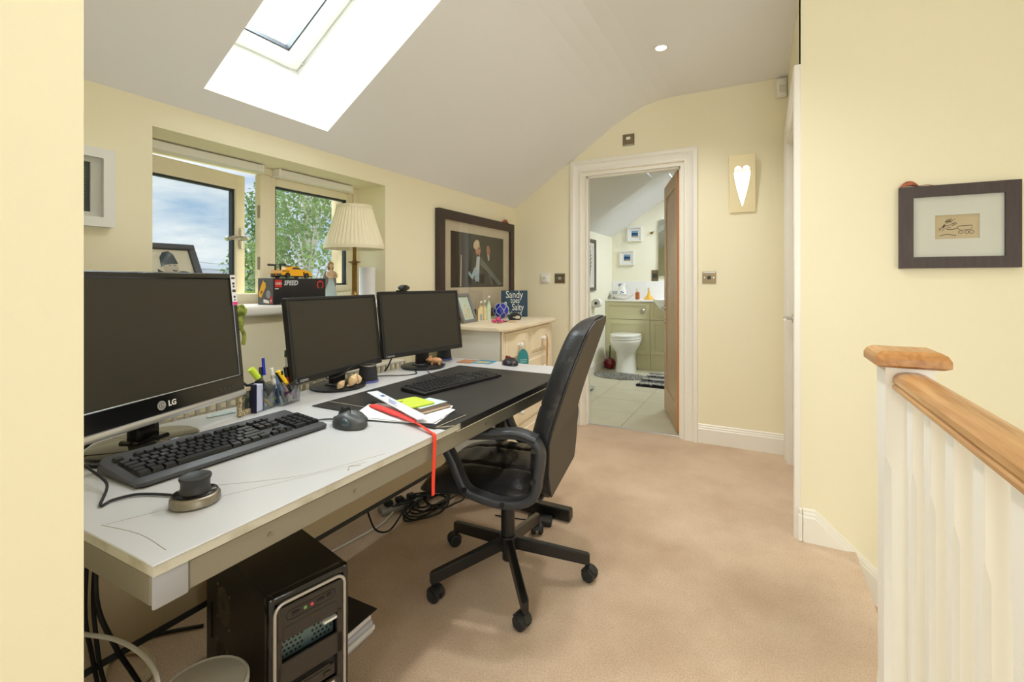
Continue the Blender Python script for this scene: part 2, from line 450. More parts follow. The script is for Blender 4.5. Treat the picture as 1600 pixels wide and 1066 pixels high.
# architraves: mitred moulded strips
ARCH = [(0, 0), (0, .012), (.006, .017), (.016, .017), (.022, .012), (.05, .015), (.062, .022), (.066, .026), (.088, .026), (.092, .022), (.092, 0)]
def architrave(name, x0, x1, zt, loc, rz, parent=None):
    """U round an opening in local XZ, facing -Y. section (distance out from the opening, thickness)"""
    mb = MB(); vs = []; m = len(ARCH)
    for (cx, cz, ox, oz) in ((x0, 0, -1, 0), (x0, zt, -1, 1), (x1, zt, 1, 1), (x1, 0, 1, 0)):
        for (d, t) in ARCH: vs.append((cx + ox * d, -t, cz + oz * d))
    fs = []
    for i in range(3):
        for k in range(m): fs.append((i * m + k, i * m + (k + 1) % m, (i + 1) * m + (k + 1) % m, (i + 1) * m + k))
    fs.append(tuple(range(m))); fs.append(tuple(3 * m + k for k in range(m)))
    mb.add(vs, fs)
    o = struct(name, mb, M_gloss, parent, 30); o.location = loc; o.rotation_euler = (0, 0, rz); return o
architrave('trim_1', DX0 - .006, DX1 + .006, DH + .006, (0, YF, 0), 0)
mb = MB(); th = .022
mb.box(DX0, DX0 + th, YF - .001, YF + .112, 0, DH); mb.box(DX1 - th, DX1, YF - .001, YF + .112, 0, DH); mb.box(DX0 + th, DX1 - th, YF - .001, YF + .112, DH - th, DH)
mb.box(DX0 + th, DX0 + th + .012, YF + .03, YF + .065, 0, DH - th); mb.box(DX1 - th - .012, DX1 - th, YF + .03, YF + .065, 0, DH - th); mb.box(DX0 + th, DX1 - th, YF + .03, YF + .065, DH - th - .012, DH - th)
struct('trim_2', mb, M_gloss, smooth=0)
mb = MB(); mb.box(DX0 + th, DX1 - th, YF + .045, YF + .075, -.01, .006, .003); struct('trim_3', mb, M_silver)
# side door: faces -x  (local -Y -> world -X : rz = -90deg ; local X -> world -Y)
architrave('trim_6', -dy1, -dy0, 2.0, (XR, 0, 0), R(-90))
mb = MB()
mb.box(XR - .0, XR + .1, dy0, dy0 + .02, 0, 2.0); mb.box(XR, XR + .1, dy1 - .02, dy1, 0, 2.0); mb.box(XR, XR + .1, dy0 + .02, dy1 - .02, 1.98, 2.0)
struct('trim_7', mb, M_gloss, smooth=0)
d2 = bpy.data.objects.new('door_2', None); COL.objects.link(d2); d2['kind'] = 'structure'; d2.location = (XR + .02, dy0 + .022, .008)
mb = MB(); dw = dy1 - dy0 - .044
mb.box(0, .036, 0, dw, 0, 1.966, .002)
obj('door_leaf', mb, mat('white_knotty_door', (236, 230, 218), .4, var=(3.5, (222, 208, 186), .62, .72)), d2)
for (a, b) in ((.1, .9), (1.05, 1.85)):
    mb = MB(); mb.box(-.006, .002, .1, dw - .1, a, b, .003); obj('panel', mb, M_gloss, d2)
mb = MB(); mb.at(T(0, dw - .06, .905)).cyl((0, 0, 0), (-.01, 0, 0), .026).cyl((-.01, 0, 0), (-.045, 0, 0), .009).tube([(-.045, 0, 0), (-.05, -.02, 0), (-.05, -.11, 0)], .009, 8, smooth=4)
obj('handle', mb, M_chrome, d2)

# skirting boards: stepped profile (thickness, height)
SK = [(0, 0), (.018, 0), (.018, .098), (.013, .104), (.013, .112), (.008, .118), (.008, .126), (.003, .132), (0, .132)]
def skirting(name, a, b, zoff=0):
    """run from a to b (xy), wall on the left side of travel; profile sticks out to the right"""
    a = Vector((*a, zoff)); b = Vector((*b, zoff)); t = (b - a).normalized(); rgt = Vector((t.y, -t.x, 0))
    vs = [tuple(p + rgt * q + Vector((0, 0, z))) for p in (a, b) for (q, z) in SK]; m = len(SK)
    fs = [(k, (k + 1) % m, m + (k + 1) % m, m + k) for k in range(m)] + [tuple(range(m)), tuple(range(2 * m - 1, m - 1, -1))]
    return struct(name, MB().add(vs, fs), M_gloss, smooth=0)
skirting('baseboard_far', (DX1 + .099, YF), (XR, YF))
skirting('baseboard_far', (XL, YF), (DX0 - .099, YF))
skirting('baseboard_left', (XL, .28), (XL, YF))
# skirting of the picture wall: plinth, short level run, then raking down beside the stairs
mb = MB(); mb.box(XR - .012, XR + .006, YP - .022, YP, 0, .118, .003).box(XR - .008, XR + .006, YP - .018, YP, .118, .142, .004)
struct('trim_8', mb, M_gloss)
mb = MB(); vs = []
for (x, dz, base) in ((XR + .008, 0, 0), (.206, 0, 0), (1.6, -.92 * 1.394, -.92 * 1.394)):
    for (q, z) in SK:
        zz = z * 1.08 + dz if z > 0 else (0 if x < 1 else dz)
        if z == 0: zz = -.001 if x < .21 else dz - .25
        vs.append((x, YP - q * 1.05, zz))
m = len(SK); fs = []
for i in range(2):
    for k in range(m): fs.append((i * m + k, i * m + (k + 1) % m, (i + 1) * m + (k + 1) % m, (i + 1) * m + k))
fs += [tuple(range(m)), tuple(range(2 * m, 3 * m))]
struct('baseboard_right', mb.add(vs, fs), M_gloss, smooth=0)

# ------------------------------------------------------------------ landing window (window_1)
win = bpy.data.objects.new('window_1', None); COL.objects.link(win); win['kind'] = 'structure'
fx0, fx1 = -2.14, -2.07
mb = MB()
mb.box(fx0, fx1, wy0, wy0 + .035, wz0, wz1, .004); mb.box(fx0, fx1, 1.975, wy1, wz0, wz1, .004)
mb.box(fx0, fx1, wy0 + .035, 1.975, wz0, wz0 + .05, .004); mb.box(-2.098, fx1, wy0 + .035, 1.975, wz1 - .035, wz1, .004)
obj('window_frame', mb, M_winpaint, win)
mb = MB(); mb.box(-2.108, fx1 + .004, 1.400, 1.452, wz0 + .05, wz1 - .035, .004); obj('mullion', mb, M_winpaint, win)
def sash(parent, name, w, hgt, rail, top):
    o = bpy.data.objects.new(name, None); COL.objects.link(o); o.parent = parent
    mb = MB()
    mb.box(-.045, 0, 0, rail, 0, hgt, .004); mb.box(-.045, 0, w - rail, w, 0, hgt, .004); mb.box(-.045, 0, rail, w - rail, 0, rail, .004); mb.box(-.045, 0, rail, w - rail, hgt - top, hgt, .004)
    obj('sash_frame', mb, M_winpaint, o)
    g = .009; mb = MB()
    mb.box(-.034, -.012, rail, rail + g, rail, hgt - top); mb.box(-.034, -.012, w - rail - g, w - rail, rail, hgt - top)
    mb.box(-.034, -.012, rail, w - rail, rail, rail + g); mb.box(-.034, -.012, rail, w - rail, hgt - top - g, hgt - top)
    obj('gasket', mb, M_gasket, o, 0)
    mb = MB(); mb.box(-.026, -.022, rail, w - rail, rail, hgt - top); obj('pane', mb, M_glass, o, 0)
    return o
# fixed light on the right
fl = sash(win, 'fixed_sash', .525, .56, .04, .04); fl.location = (-2.085, 1.452, wz0 + .047)
# opening casement on the left, hinged at its left side, standing slightly open outwards
cs = sash(win, 'casement', .49, .550, .05, .068); cs.location = (-2.09, .905, wz0 + .05); cs.rotation_euler = (0, 0, R(8.5))
mb = MB(); mb.at(T(0, .466, .255)).box(0, .008, -.012, .012, -.05, .05, .006, 2).cyl((.008, 0, 0), (.04, 0, 0), .011).tube([(.036, .004, 0), (.045, -.02, .002), (.045, -.06, 0), (.047, -.115, -.012)], .009, 8, smooth=4)
obj('handle', mb, M_chrome, cs)
for z in (1.22, 1.46):
    mb = MB(); mb.box(-2.085, -2.0685, 1.397, 1.4005, z - .03, z + .03, .001); obj('striker_plate', mb, M_brushed, win)
# sill board
mb = MB(); mb.box(-2.069, -1.826, wy0 + .001, wy1 - .001, .992, wz0 + .004, .012, 3)
obj('window_sill', mb, M_sill, win)
# two blind head boxes
for i, (ya, yb, lab) in enumerate(((.885, 1.385, 'cream roller blind box above the open casement'), (1.462, 1.91, 'cream roller blind box above the fixed window pane'))):
    t = thing('blind_headbox', lab, 'blind', (-2.045, (ya + yb) / 2, 1.634), 0, 'blind boxes over the window')
    mb = MB(); mb.box(-.024, .03, (ya - yb) / 2, (yb - ya) / 2, -.0, .032, .004); obj('headbox', mb, M_white, t)
    for s in (-1, 1):
        mb = MB(); yy = s * ((yb - ya) / 2 + .002); mb.box(-.024, .032, min(yy, yy - s * .012), max(yy, yy - s * .012), -.003, .035, .003); obj('end_cap', mb, M_white, t)

# ------------------------------------------------------------------ bathroom shell
YB = 6.5
M_bwall = mat('bathroom_cream_paint', (240, 237, 218), .75, spec=.2)
def floor_tiles():
    root = struct('floor', MB().box(-2.0, 1.0, YF + .075, 6.7, -.12, -.004), mat('tile_grout', (150, 146, 128), .9))
    b = MB(); b.box(0, .447, 0, .447, -.006, 0, .0015)
    src = None; mt = mat('stone_floor_tile', (205, 200, 178), .4, var=(4, (196, 190, 166), .3, .7))
    for i in range(-3, 5):
        for j in range(-2, 5):
            x = -.98 + i * .45; y = 4.52 + j * .45
            if x < -1.9 or x > .4 or y < 3.3: continue
            if y < YF + .075:
                q = MB(); q.box(0, .447, 0, .447 - (YF + .077 - y), -.006, 0, .0015); o = obj('tile', q, mt, root); o.location = (x, YF + .077, 0); continue
            if src is None: src = obj('tile', b, mt, root); src.location = (x, y, 0)
            else: piece(src, root, (x, y, random.uniform(-.0004, .0004)))
floor_tiles()
mb = MB(); mb.box(XL - .01, XL + .003, YF + .111, YB, 0, ZE); struct('wall_bathroom_left', mb, M_bwall)
mb = MB(); mb.box(-2.0, 1.0, YB, YB + .1, -.1, 2.9); struct('wall_bathroom_far', mb, M_bwall)
mb = MB(); mb.box(.5, .6, YF + .11, YB, -.1, 2.9); struct('wall_bathroom_right', mb, M_bwall)
mb = MB()
slab(mb, -.3, 1.1, 5.12, YB + .1, .3, -.0)
slab(mb, -.3, .96, YF + .11, 5.12, .3, -.075)
mb.prism([(-1.02, 2.245), (1.0, 2.245), (1.0, 2.6), (-1.02, 2.6)], YF + .11, 5.0, 'y')
mb.box(-1.0, 1.0, 5.0, YB + .1, 2.47, 2.7)
struct('ceiling', mb, M_ceil, smooth=0)
skirting('baseboard_left', (XL + .003, YF + .11), (XL + .003, 6.2))
# oak door, standing open into the bathroom
d1 = bpy.data.objects.new('door_1', None); COL.objects.link(d1); d1['kind'] = 'structure'
d1.location = (DX1 - .024, YF + .118, .008); d1.rotation_euler = (0, 0, R(107.5)); DW = .70
M_oakdoor = mat('oak_door', (182, 146, 104), .4, wood=((200, 166, 122), (14, 14, .8)), coat=.2)
M_oakedge = mat('oak_door_edge', (200, 134, 70), .4, wood=((204, 138, 72), (14, 14, .8)))
DHT = 1.962
mb = MB(); mb.box(.003, .11, 0, .038, 0, DHT, .002); mb.box(DW - .11, DW, 0, .038, 0, DHT, .002); mb.box(.11, DW - .11, 0, .038, 0, .2, .002); mb.box(.11, DW - .11, 0, .038, DHT - .11, DHT, .002)
obj('door_frame', mb, M_oakdoor, d1)
mb = MB(); mb.box(0, .003, .001, .037, .001, DHT - .001); obj('hinge_edge', mb, M_oakedge, d1, label='orange toned hinge edge of the oak door')
for k in range(4):
    w = (DW - .22) / 4
    mb = MB(); mb.box(.11 + k * w + .002, .11 + (k + 1) * w - .002, .008, .030, .2, DHT - .11, .002); obj('panel', mb, M_oakdoor, d1)
mb = MB()
for s in (-1, 1):
    yy = .019 + s * .019
    mb.cyl((DW - .06, yy, .9), (DW - .06, yy + s * .01, .9), .026).cyl((DW - .06, yy + s * .01, .9), (DW - .06, yy + s * .045, .9), .009).tube([(DW - .06, yy + s * .045, .9), (DW - .09, yy + s * .05, .9), (DW - .17, yy + s * .05, .9)], .009, 8)
    mb.cyl((DW - .06, yy, .78), (DW - .06, yy + s * .01, .78), .022)
obj('handle', mb, M_chrome, d1)
for z in (.2, 1.0, 1.75):
    mb = MB(); mb.cyl((-.004, .0, z), (-.004, .0, z + .09), .006); obj('hinge', mb, M_chrome, d1)

# ================================================================== BALUSTRADE
bal = thing('balustrade', 'white painted balustrade with oak handrail guarding the stairwell', 'balustrade')
NX0, NY0, NS = .253, 1.362, .09
def chamfer_post(mb, x0, x1, y0, y1, z0, z1, za, zb, ch):
    """square post with stop chamfers between za and zb"""
    def ringp(c, z): return [(x0 + c, y0, z), (x1 - c, y0, z), (x1, y0 + c, z), (x1, y1 - c, z), (x1 - c, y1, z), (x0 + c, y1, z), (x0, y1 - c, z), (x0, y0 + c, z)]
    rs = [ringp(.0008, z0), ringp(.0008, za - .03), ringp(ch, za), ringp(ch, zb), ringp(.0008, zb + .03), ringp(.0008, z1)]
    vs = [p for r in rs for p in r]; fs = []
    for i in range(5):
        for k in range(8): fs.append((i * 8 + k, i * 8 + (k + 1) % 8, (i + 1) * 8 + (k + 1) % 8, (i + 1) * 8 + k))
    fs += [tuple(range(8)), tuple(range(40, 48))]
    mb.add(vs, fs)
M_balpaint = mat('white_baluster_paint', (240, 236, 226), .35, bump=(30, .03), var=(5, (228, 218, 198), .68, .74))
mb = MB(); chamfer_post(mb, NX0, NX0 + NS, NY0, NY0 + NS, -.3, .935, .18, .70, .012)
newel = obj('newel_post', mb, M_balpaint, bal, 20)
mb = MB(); c = (NX0 + NS / 2, NY0 + NS / 2); h = .068
mb.lathe([(h * 1.18, .936), (h * 1.414, .942), (h * 1.414, .957), (h * 1.30, .968), (h * 1.08, .974), (.001, .975)], 4, (0, 0, 0))
mb.M = Matrix.Identity(4)
mb.v = [(c[0] + (x - y) / 1.41421, c[1] + (x + y) / 1.41421, z) for (x, y, z) in mb.v]
obj('newel_cap', mb, M_oak, newel, 8)
# handrail runs towards the camera
RX = .300
sec = [(-.034, .887), (-.034, .893), (-.029, .897), (-.034, .903), (-.033, .913), (-.025, .922), (-.012, .926), (.012, .926), (.025, .922), (.033, .913), (.034, .903), (.029, .897), (.034, .893), (.034, .887)]
mb = MB(); mb.prism([(RX + q, z) for (q, z) in sec], NY0 + .002, -.9, 'y'); obj('handrail', mb, mat('oak_rail', (168, 118, 66), .36, wood=((200, 154, 100), (8, .5, 8)), coat=.2), bal, 20)
mb = MB(); chamfer_post(mb, -.0205, .0205, -.0205, .0205, -.02, .888, .16, .70, .008)
bsrc = None
for i in range(16):
    y = 1.290 - i * .121
    if bsrc is None: bsrc = obj('baluster', mb, M_balpaint, bal, 20); bsrc.location = (RX + .002, y, 0)
    else: piece(bsrc, bal, (RX + .002, y, 0))
mb = MB(); mb.box(RX - .03, RX + .032, NY0, -.9, -.02, .018, .003); obj('base_rail', mb, M_gloss, bal)

# ================================================================== DESK
M_desktop = mat('white_laminate', (202, 202, 204), .28, var=(1.6, (194, 193, 192), .4, .7), bump=(60, .015))
M_edge = mat('cream_worn_edge', (200, 196, 182), .5, var=(18, (168, 160, 138), .5, .75))
M_beam = mat('grey_beige_steel', (140, 134, 118), .42, metal=.25)
DXF, DXB, DY0, DY1, DZ = -.781, -1.541, .364, 2.135, .72
desk = thing('desk', 'long white topped desk with grey steel apron and black pad', 'desk', (0, 0, 0))
mb = MB(); mb.box(DXB, DXF, DY0, DY1, DZ - .003, DZ, .0012); top = obj('desktop', mb, M_desktop, desk)
mb = MB(); mb.box(DXB + .001, DXF - .001, DY0 + .001, DY1 - .001, DZ - .018, DZ - .003); obj('edge_band', mb, M_edge, top, label='worn cream edge of the desktop')
mb = MB()
mb.tube([(-.80, .86, DZ), (-.855, .70, DZ), (-.92, .62, DZ), (-1.0, .55, DZ)], .0006, 4, smooth=4)
mb.tube([(-.80, .80, DZ), (-.93, .52, DZ), (-.985, .39, DZ)], .0005, 4, smooth=4)
mb.tube([(-.81, .395, DZ), (-.9, .40, DZ), (-.99, .385, DZ)], .0008, 4, smooth=4)
mb.tube([(-.797, .78, DZ), (-.815, .762, DZ), (-.80, .745, DZ)], .0012, 4)
obj('scratches', mb, mat('scratch_brown', (158, 148, 138), .7), top, kind='stuff')
z0, z1 = DZ - .066, DZ - .0185
mb = MB(); mb.box(DXF - .030, DXF - .004, DY0 + .05, DY1 - .05, z0, z1, .003); obj('apron', mb, M_beam, desk)
mb = MB(); mb.box(DXB + .004, DXB + .03, DY0 + .05, DY1 - .05, z0, z1, .003); obj('apron', mb, M_beam, desk)
for y in (DY0 + .002, DY1 - .028):
    mb = MB(); mb.box(DXB + .01, DXF - .012, y, y + .026, z0, z1, .003); obj('apron', mb, M_beam, desk)
for (x0, x1, y0, y1) in ((DXF - .012, DXF - .002, DY0 + .001, DY0 + .050), (DXF - .012, DXF - .002, DY1 - .050, DY1 - .001)):
    mb = MB(); mb.box(x0 + .004, x1, y0, y1, z0 - .002, z1 + .001, .005, 2); obj('corner_cap', mb, mat('grey_corner_plastic', (158, 158, 162), .5), desk)
for y in (.55, .75, 1.02, 1.3, 1.6, 1.9):
    mb = MB(); mb.cyl((DXF - .0045, y, DZ - .043), (DXF - .0025, y, DZ - .043), .0045, n=10); obj('screw', mb, M_brushed, desk)
mb = MB(); mb.box(-1.512, -1.494, DY0 + .06, DY1 - .08, .165, DZ - .067, .002); obj('modesty_panel', mb, mat('beige_panel', (206, 186, 150), .6), desk)
mb = MB(); mb.box(-1.514, -1.492, DY0 + .06, DY1 - .08, .148, .166); obj('panel_edge', mb, M_dark, desk)
for y in (DY0 + .07, DY1 - .045):
    lx = -1.15 if y > 1 else -1.30
    mb = MB(); mb.box(lx - .06, lx, y - .03 if y < 1 else y, y + .0 if y < 1 else y + .03, .05, DZ - .03, .004); obj('leg', mb, M_blackmetal, desk)
    mb = MB(); y_ = y - .035 if y < 1 else y
    mb = MB(); mb.box(-1.50, -.80, y_ - .01, y_ + .04, .004, .058, .006); obj('foot', mb, M_blackmetal, desk)
    mb = MB(); mb.box(-1.48, -.85, y, y + .03, DZ - .06, DZ - .02); obj('cross_bar', mb, M_blackmetal, desk)

# desk pad with a lip over the front edge
pad = thing('desk_pad', 'large black desk pad lying over the right part of the desk', 'desk pad', (-1.045, 1.50, DZ + .0004))
M_pad = mat('black_pad', (40, 39, 38), .42, bump=(260, .06), var=(3, (56, 54, 52), .5, .8))
mb = MB(); mb.box(-.275, .2655, -.425, .435, 0, .0028, .001); obj('mat', mb, M_pad, pad)
mb = MB(); mb.box(.2648, .268, -.35, .435, -.019, .0028, .001); obj('front_lip', mb, M_black, pad)
mb = MB(); mb.tube([(.236, -.425, .003), (.262, -.40, .003), (.2685, -.385, .001), (.2695, -.375, -.018), (.2695, .43, -.0195)], .0011, 5); obj('piping', mb, mat('pale_piping', (196, 186, 160), .6), pad, label='pale piping along the front edge of the pad')
mb = MB(); mb.tube([(-.265, -.36, .0032), (-.03, -.36, .0032), (-.02, -.415, .0032)], .0008, 4); obj('crease', mb, mat('pale_piping', (196, 186, 160)), pad)

# ================================================================== MONITORS
def tiltM(t): return Matrix.Rotation(-R(t), 4, 'X')
def monitor(label, base, yaw, W_, H_, zb, off, tilt, bez, chin, base_r, base_m, logo, glossy=False, group=None, base_sy=1.0):
    t = thing('monitor', label, 'monitor', (base[0], base[1], DZ + .0003 + (base[2] if len(base) > 2 else 0)), R(90 + yaw), group)
    z0 = zb - DZ
    X = T(0, -off, z0) @ tiltM(tilt)
    M_b = M_blackgl if glossy else M_black
    mb = MB().at(X)
    mb.box(-W_ / 2, W_ / 2, 0, .022, 0, chin, .003); mb.box(-W_ / 2, W_ / 2, 0, .022, H_ - bez, H_, .003)
    mb.box(-W_ / 2, -W_ / 2 + bez, 0, .022, chin - .002, H_ - bez + .002, .002); mb.box(W_ / 2 - bez, W_ / 2, 0, .022, chin - .002, H_ - bez + .002, .002)
    obj('bezel', mb, M_b, t)
    mb = MB().at(X); mb.box(-W_ / 2 + bez - .001, W_ / 2 - bez + .001, .004, .012, chin - .001, H_ - bez + .001); obj('screen', mb, M_screen, t)
    mb = MB().at(X); mb.box(-W_ / 2 + .006, W_ / 2 - .006, .020, .034, .006, H_ - .006, .008, 2); mb.box(-W_ / 2 + .09, W_ / 2 - .09, .03, .058, .04, H_ - .07, .014, 2); obj('back_cover', mb, M_black, t)
    mb = MB(); mb.box(-.035, .035, -.008, .018, .012, z0 + .10, .006, 2); mb.box(-.04, .04, -off + .02, .018, z0 + .03, z0 + .09, .005); mb.box(-.045, .045, -.03, .03, .008, .02, .004); obj('neck', mb, M_blackgl if glossy else M_black, t)
    mb = MB(); mb.lathe([(base_r * .98, 0), (base_r, .003), (base_r, .008), (base_r * .96, .011), (.002, .013)], 40, (0, .0, 0), 1.0, base_sy); obj('base', mb, base_m, t)
    mb = MB().at(X)
    for k in range(4): mb.box(W_ / 2 - .10 + k * .016, W_ / 2 - .093 + k * .016, -.001, 0, chin * .4, chin * .5)
    obj('buttons', mb, M_dark, t, 0)
    return t, X
tL, X = monitor('largest monitor with glossy chin at the near end of the desk', (-1.385, .628), 17.8, .549, .362, .797, .06, 6.0, .017, .052, .128, mat('smoked_gloss_base', (44, 40, 32), .08, coat=.5), 'LG', True, None, .80)
mb = MB().at(X); mb.box(-.2745, .2745, -.006, .020, -.012, .006, .006, 2); obj('silver_strip', mb, M_silver, tL, label='curved silver strip under the glossy chin')
mb = MB().at(X); mb.tube([(-.257, -.0008, .052), (.257, -.0008, .052)], .0012, 4); obj('chin_line', mb, M_silver, tL)
mb = MB().at(X); mb.use(M_silver).at(X @ T(-.008, 0, .026) @ FRONT).lathe([(.0115, 0), (.0115, .0008)], 24)
lg = obj('logo_disc', mb, None, tL)
mb = MB().use(mat('logo_grey', (90, 92, 96))).at(X @ T(-.008, -.0009, .026) @ FRONT)
mb.tube([(.007 * cos(a), .007 * sin(a), 0) for a in [R(20 + 20 * k) for k in range(17)]], .0007, 4).box(-.001, 0, -.004, .004, 0, .0006).box(0, .004, -.004, -.003, 0, .0006)
obj('logo_mark', mb, None, lg)
text('LG', .019, M_white, tL, X @ T(.022, -.0006, .026) @ FRONT, offset=.0006)
mb = MB().at(X); mb.box(.254, .2735, -.0012, -.0004, .265, .357); st_ = obj('energy_label', mb, M_paper, tL, label='white energy sticker with pink end')
mb = MB().at(X).use(M_dark)
for (z, h, w) in ((.345, .006, .013), (.328, .007, .009), (.319, .006, .007), (.305, .008, .013), (.287, .007, .007), (.279, .004, .006)): mb.box(.264 - w / 2, .264 + w / 2, -.0016, -.001, z, z + h)
mb.use(mat('pink_label', (222, 60, 140), .6)).box(.2545, .273, -.0016, -.001, .2655, .275)
obj('label_print', mb, None, st_, 0)
LB = ['medium monitor with thin bezels, left of the matching pair', 'monitor at the far end of the desk with a webcam on top']
for i, (b, yaw, zb, tilt) in enumerate((((-1.478, 1.326), 8.0, .778, 7.4), ((-1.460, 1.827), -9.5, .790, 7.2))):
    t, X = monitor(LB[i], b, yaw, .498, .302, zb, .03, tilt, .013, .024, .105, M_black, '', False, 'matching slim monitors')
    text('Lenovo', .019 if i == 0 else .015, mat('pale_grey_print', (190, 190, 188), .5), t, X @ T(-.215, -.0006, .011) @ FRONT)
    if i == 1: X2 = (t, X)
bpy.context.view_layer.update()
# webcam on the far monitor
t, X = X2
wp = t.matrix_world @ X @ Vector((-.11, .004, .302))
wc = thing('webcam', 'small black webcam clipped on top of the far monitor', 'webcam', wp, R(90 - 9.5))
mb = MB(); mb.sphere((0, -.004, .016), (.034, .014, .014), 20, 10); obj('body', mb, M_dark, wc)
mb = MB(); mb.at(T(-.004, -.0155, .017) @ Matrix.Rotation(R(90), 4, 'X')).lathe([(.011, 0), (.011, .004), (.008, .005), (.006, .003)], 20); obj('lens', mb, M_blackgl, wc)
mb = MB(); mb.box(-.018, .018, -.008, .03, .0005, .005, .002).box(-.016, .016, .03, .034, -.03, .004, .001); obj('clip', mb, M_black, wc)

# ================================================================== KEYBOARDS
M_keycap = mat('keycap_black', (34, 35, 37), .3)
M_keysh = mat('keyboard_grey_black', (72, 73, 76), .42, bump=(400, .03))
def key_mesh(w, d, h):
    b = MB(); t = .0022
    vs = [(-w / 2, -d / 2, 0), (w / 2, -d / 2, 0), (w / 2, d / 2, 0), (-w / 2, d / 2, 0), (-w / 2 + t, -d / 2 + t, h), (w / 2 - t, -d / 2 + t, h), (w / 2 - t, d / 2 - t * .6, h), (-w / 2 + t, d / 2 - t * .6, h)]
    b.add(vs, [(3, 2, 1, 0), (4, 5, 6, 7), (0, 1, 5, 4), (1, 2, 6, 5), (2, 3, 7, 6), (3, 0, 4, 7)])
    return b
def keyboard(label, loc, rz, wide, W_, D_, front):
    t = thing('keyboard', label, 'keyboard', loc, rz, None)
    mb = MB()
    if wide:   # chunky one with a raised back and a palm ledge
        pr = [(-D_ / 2, .004), (-D_ / 2, .012), (-D_ / 2 + .02, .017), (-D_ / 2 + .028, .015), (D_ / 2 - .03, .027), (D_ / 2 - .01, .031), (D_ / 2, .024), (D_ / 2, .004)]
    else:
        pr = [(-D_ / 2, .002), (-D_ / 2, .010), (-D_ / 2 + .005, .011), (D_ / 2 - .005, .019), (D_ / 2, .017), (D_ / 2, .002)]
    vs = []; n = len(pr); xs = (-W_ / 2, -W_ / 2 + .012, W_ / 2 - .012, W_ / 2)
    for i, x in enumerate(xs):
        k = .78 if i in (0, 3) else 1
        ins = .01 if i in (0, 3) and wide else 0
        for (y, z) in pr: vs.append((x, y * (1 - ins * 2 / D_), z * k))
    fs = [(i * n + k, i * n + (k + 1) % n, (i + 1) * n + (k + 1) % n, (i + 1) * n + k) for i in range(3) for k in range(n)] + [tuple(range(n)), tuple(range(3 * n, 4 * n))]
    mb.add(vs, fs); obj('case', mb, M_keysh if wide else M_black, t, 25)
    mb = MB()
    for sx in (-1, 1):
        for sy in (-1, 1): mb.box(sx * W_ * .44 - .012, sx * W_ * .44 + .012, sy * D_ * .4 - .006, sy * D_ * .4 + .006, 0, .005)
    obj('feet', mb, M_rubber, t, 0)
    P_ = (W_ - .026) / 22.6; PD = .0185 if wide else .0183
    ybase = -D_ / 2 + (.038 if wide else .017)
    def zt(y): return (.0155 + (y + D_ / 2 - .028) / (D_ - .058) * .012) if wide else (.0112 + (y + D_ / 2) / D_ * .0078)
    sl = math.atan2(.012, D_ - .058) if wide else math.atan2(.0078, D_)
    cache = {}
    def key(u, row, w):
        y = ybase + row * PD + (.008 if row == 5 else 0)
        x = -W_ / 2 + .013 + (u + w / 2) * P_
        kk = w
        if kk not in cache:
            cache[kk] = obj('key', key_mesh(P_ * w - .0012, PD - .0014, .0085 if wide else .005), M_keycap, t, 0)
            o = cache[kk]
        else: o = piece(cache[kk], t)
        o.location = (x, y, zt(y) - .001); o.rotation_euler = (sl, 0, 0)
    rows = {0: [1.25, 1.25, 1.25, 6.25, 1.25, 1.25, 1.25, 1.25], 1: [1.25] + [1] * 11 + [2.75], 2: [1.75] + [1] * 11 + [2.25], 3: [1.5] + [1] * 12 + [1.5], 4: [1] * 13 + [2]}
    for r, ws in rows.items():
        u_ = 0
        for w in ws: key(u_, r, w); u_ += w
    key(0, 5, 1)
    for g in range(3):
        for k in range(4): key(2 + g * 4.5 + k, 5, 1)
    for c_ in range(3):
        key(15.4 + c_, 5, 1); key(15.4 + c_, 4, 1); key(15.4 + c_, 3, 1); key(15.4 + c_, 0, 1)
    key(16.4, 1, 1)
    for r in range(5):
        if r == 0: key(18.8, 0, 2); key(20.8, 0, 1)
        else:
            for c_ in range(3): key(18.8 + c_, r, 1)
        key(21.8, r, .95)
    return t
kb1 = keyboard('chunky black keyboard in front of the largest monitor', (-1.178, .712, DZ + .0004), R(90 - .5), True, .458, .185, None)
kb2 = keyboard('slim black keyboard lying on the black desk pad', (-1.097, 1.575, DZ + .0036), R(90 - 9.2), False, .44, .13, None)

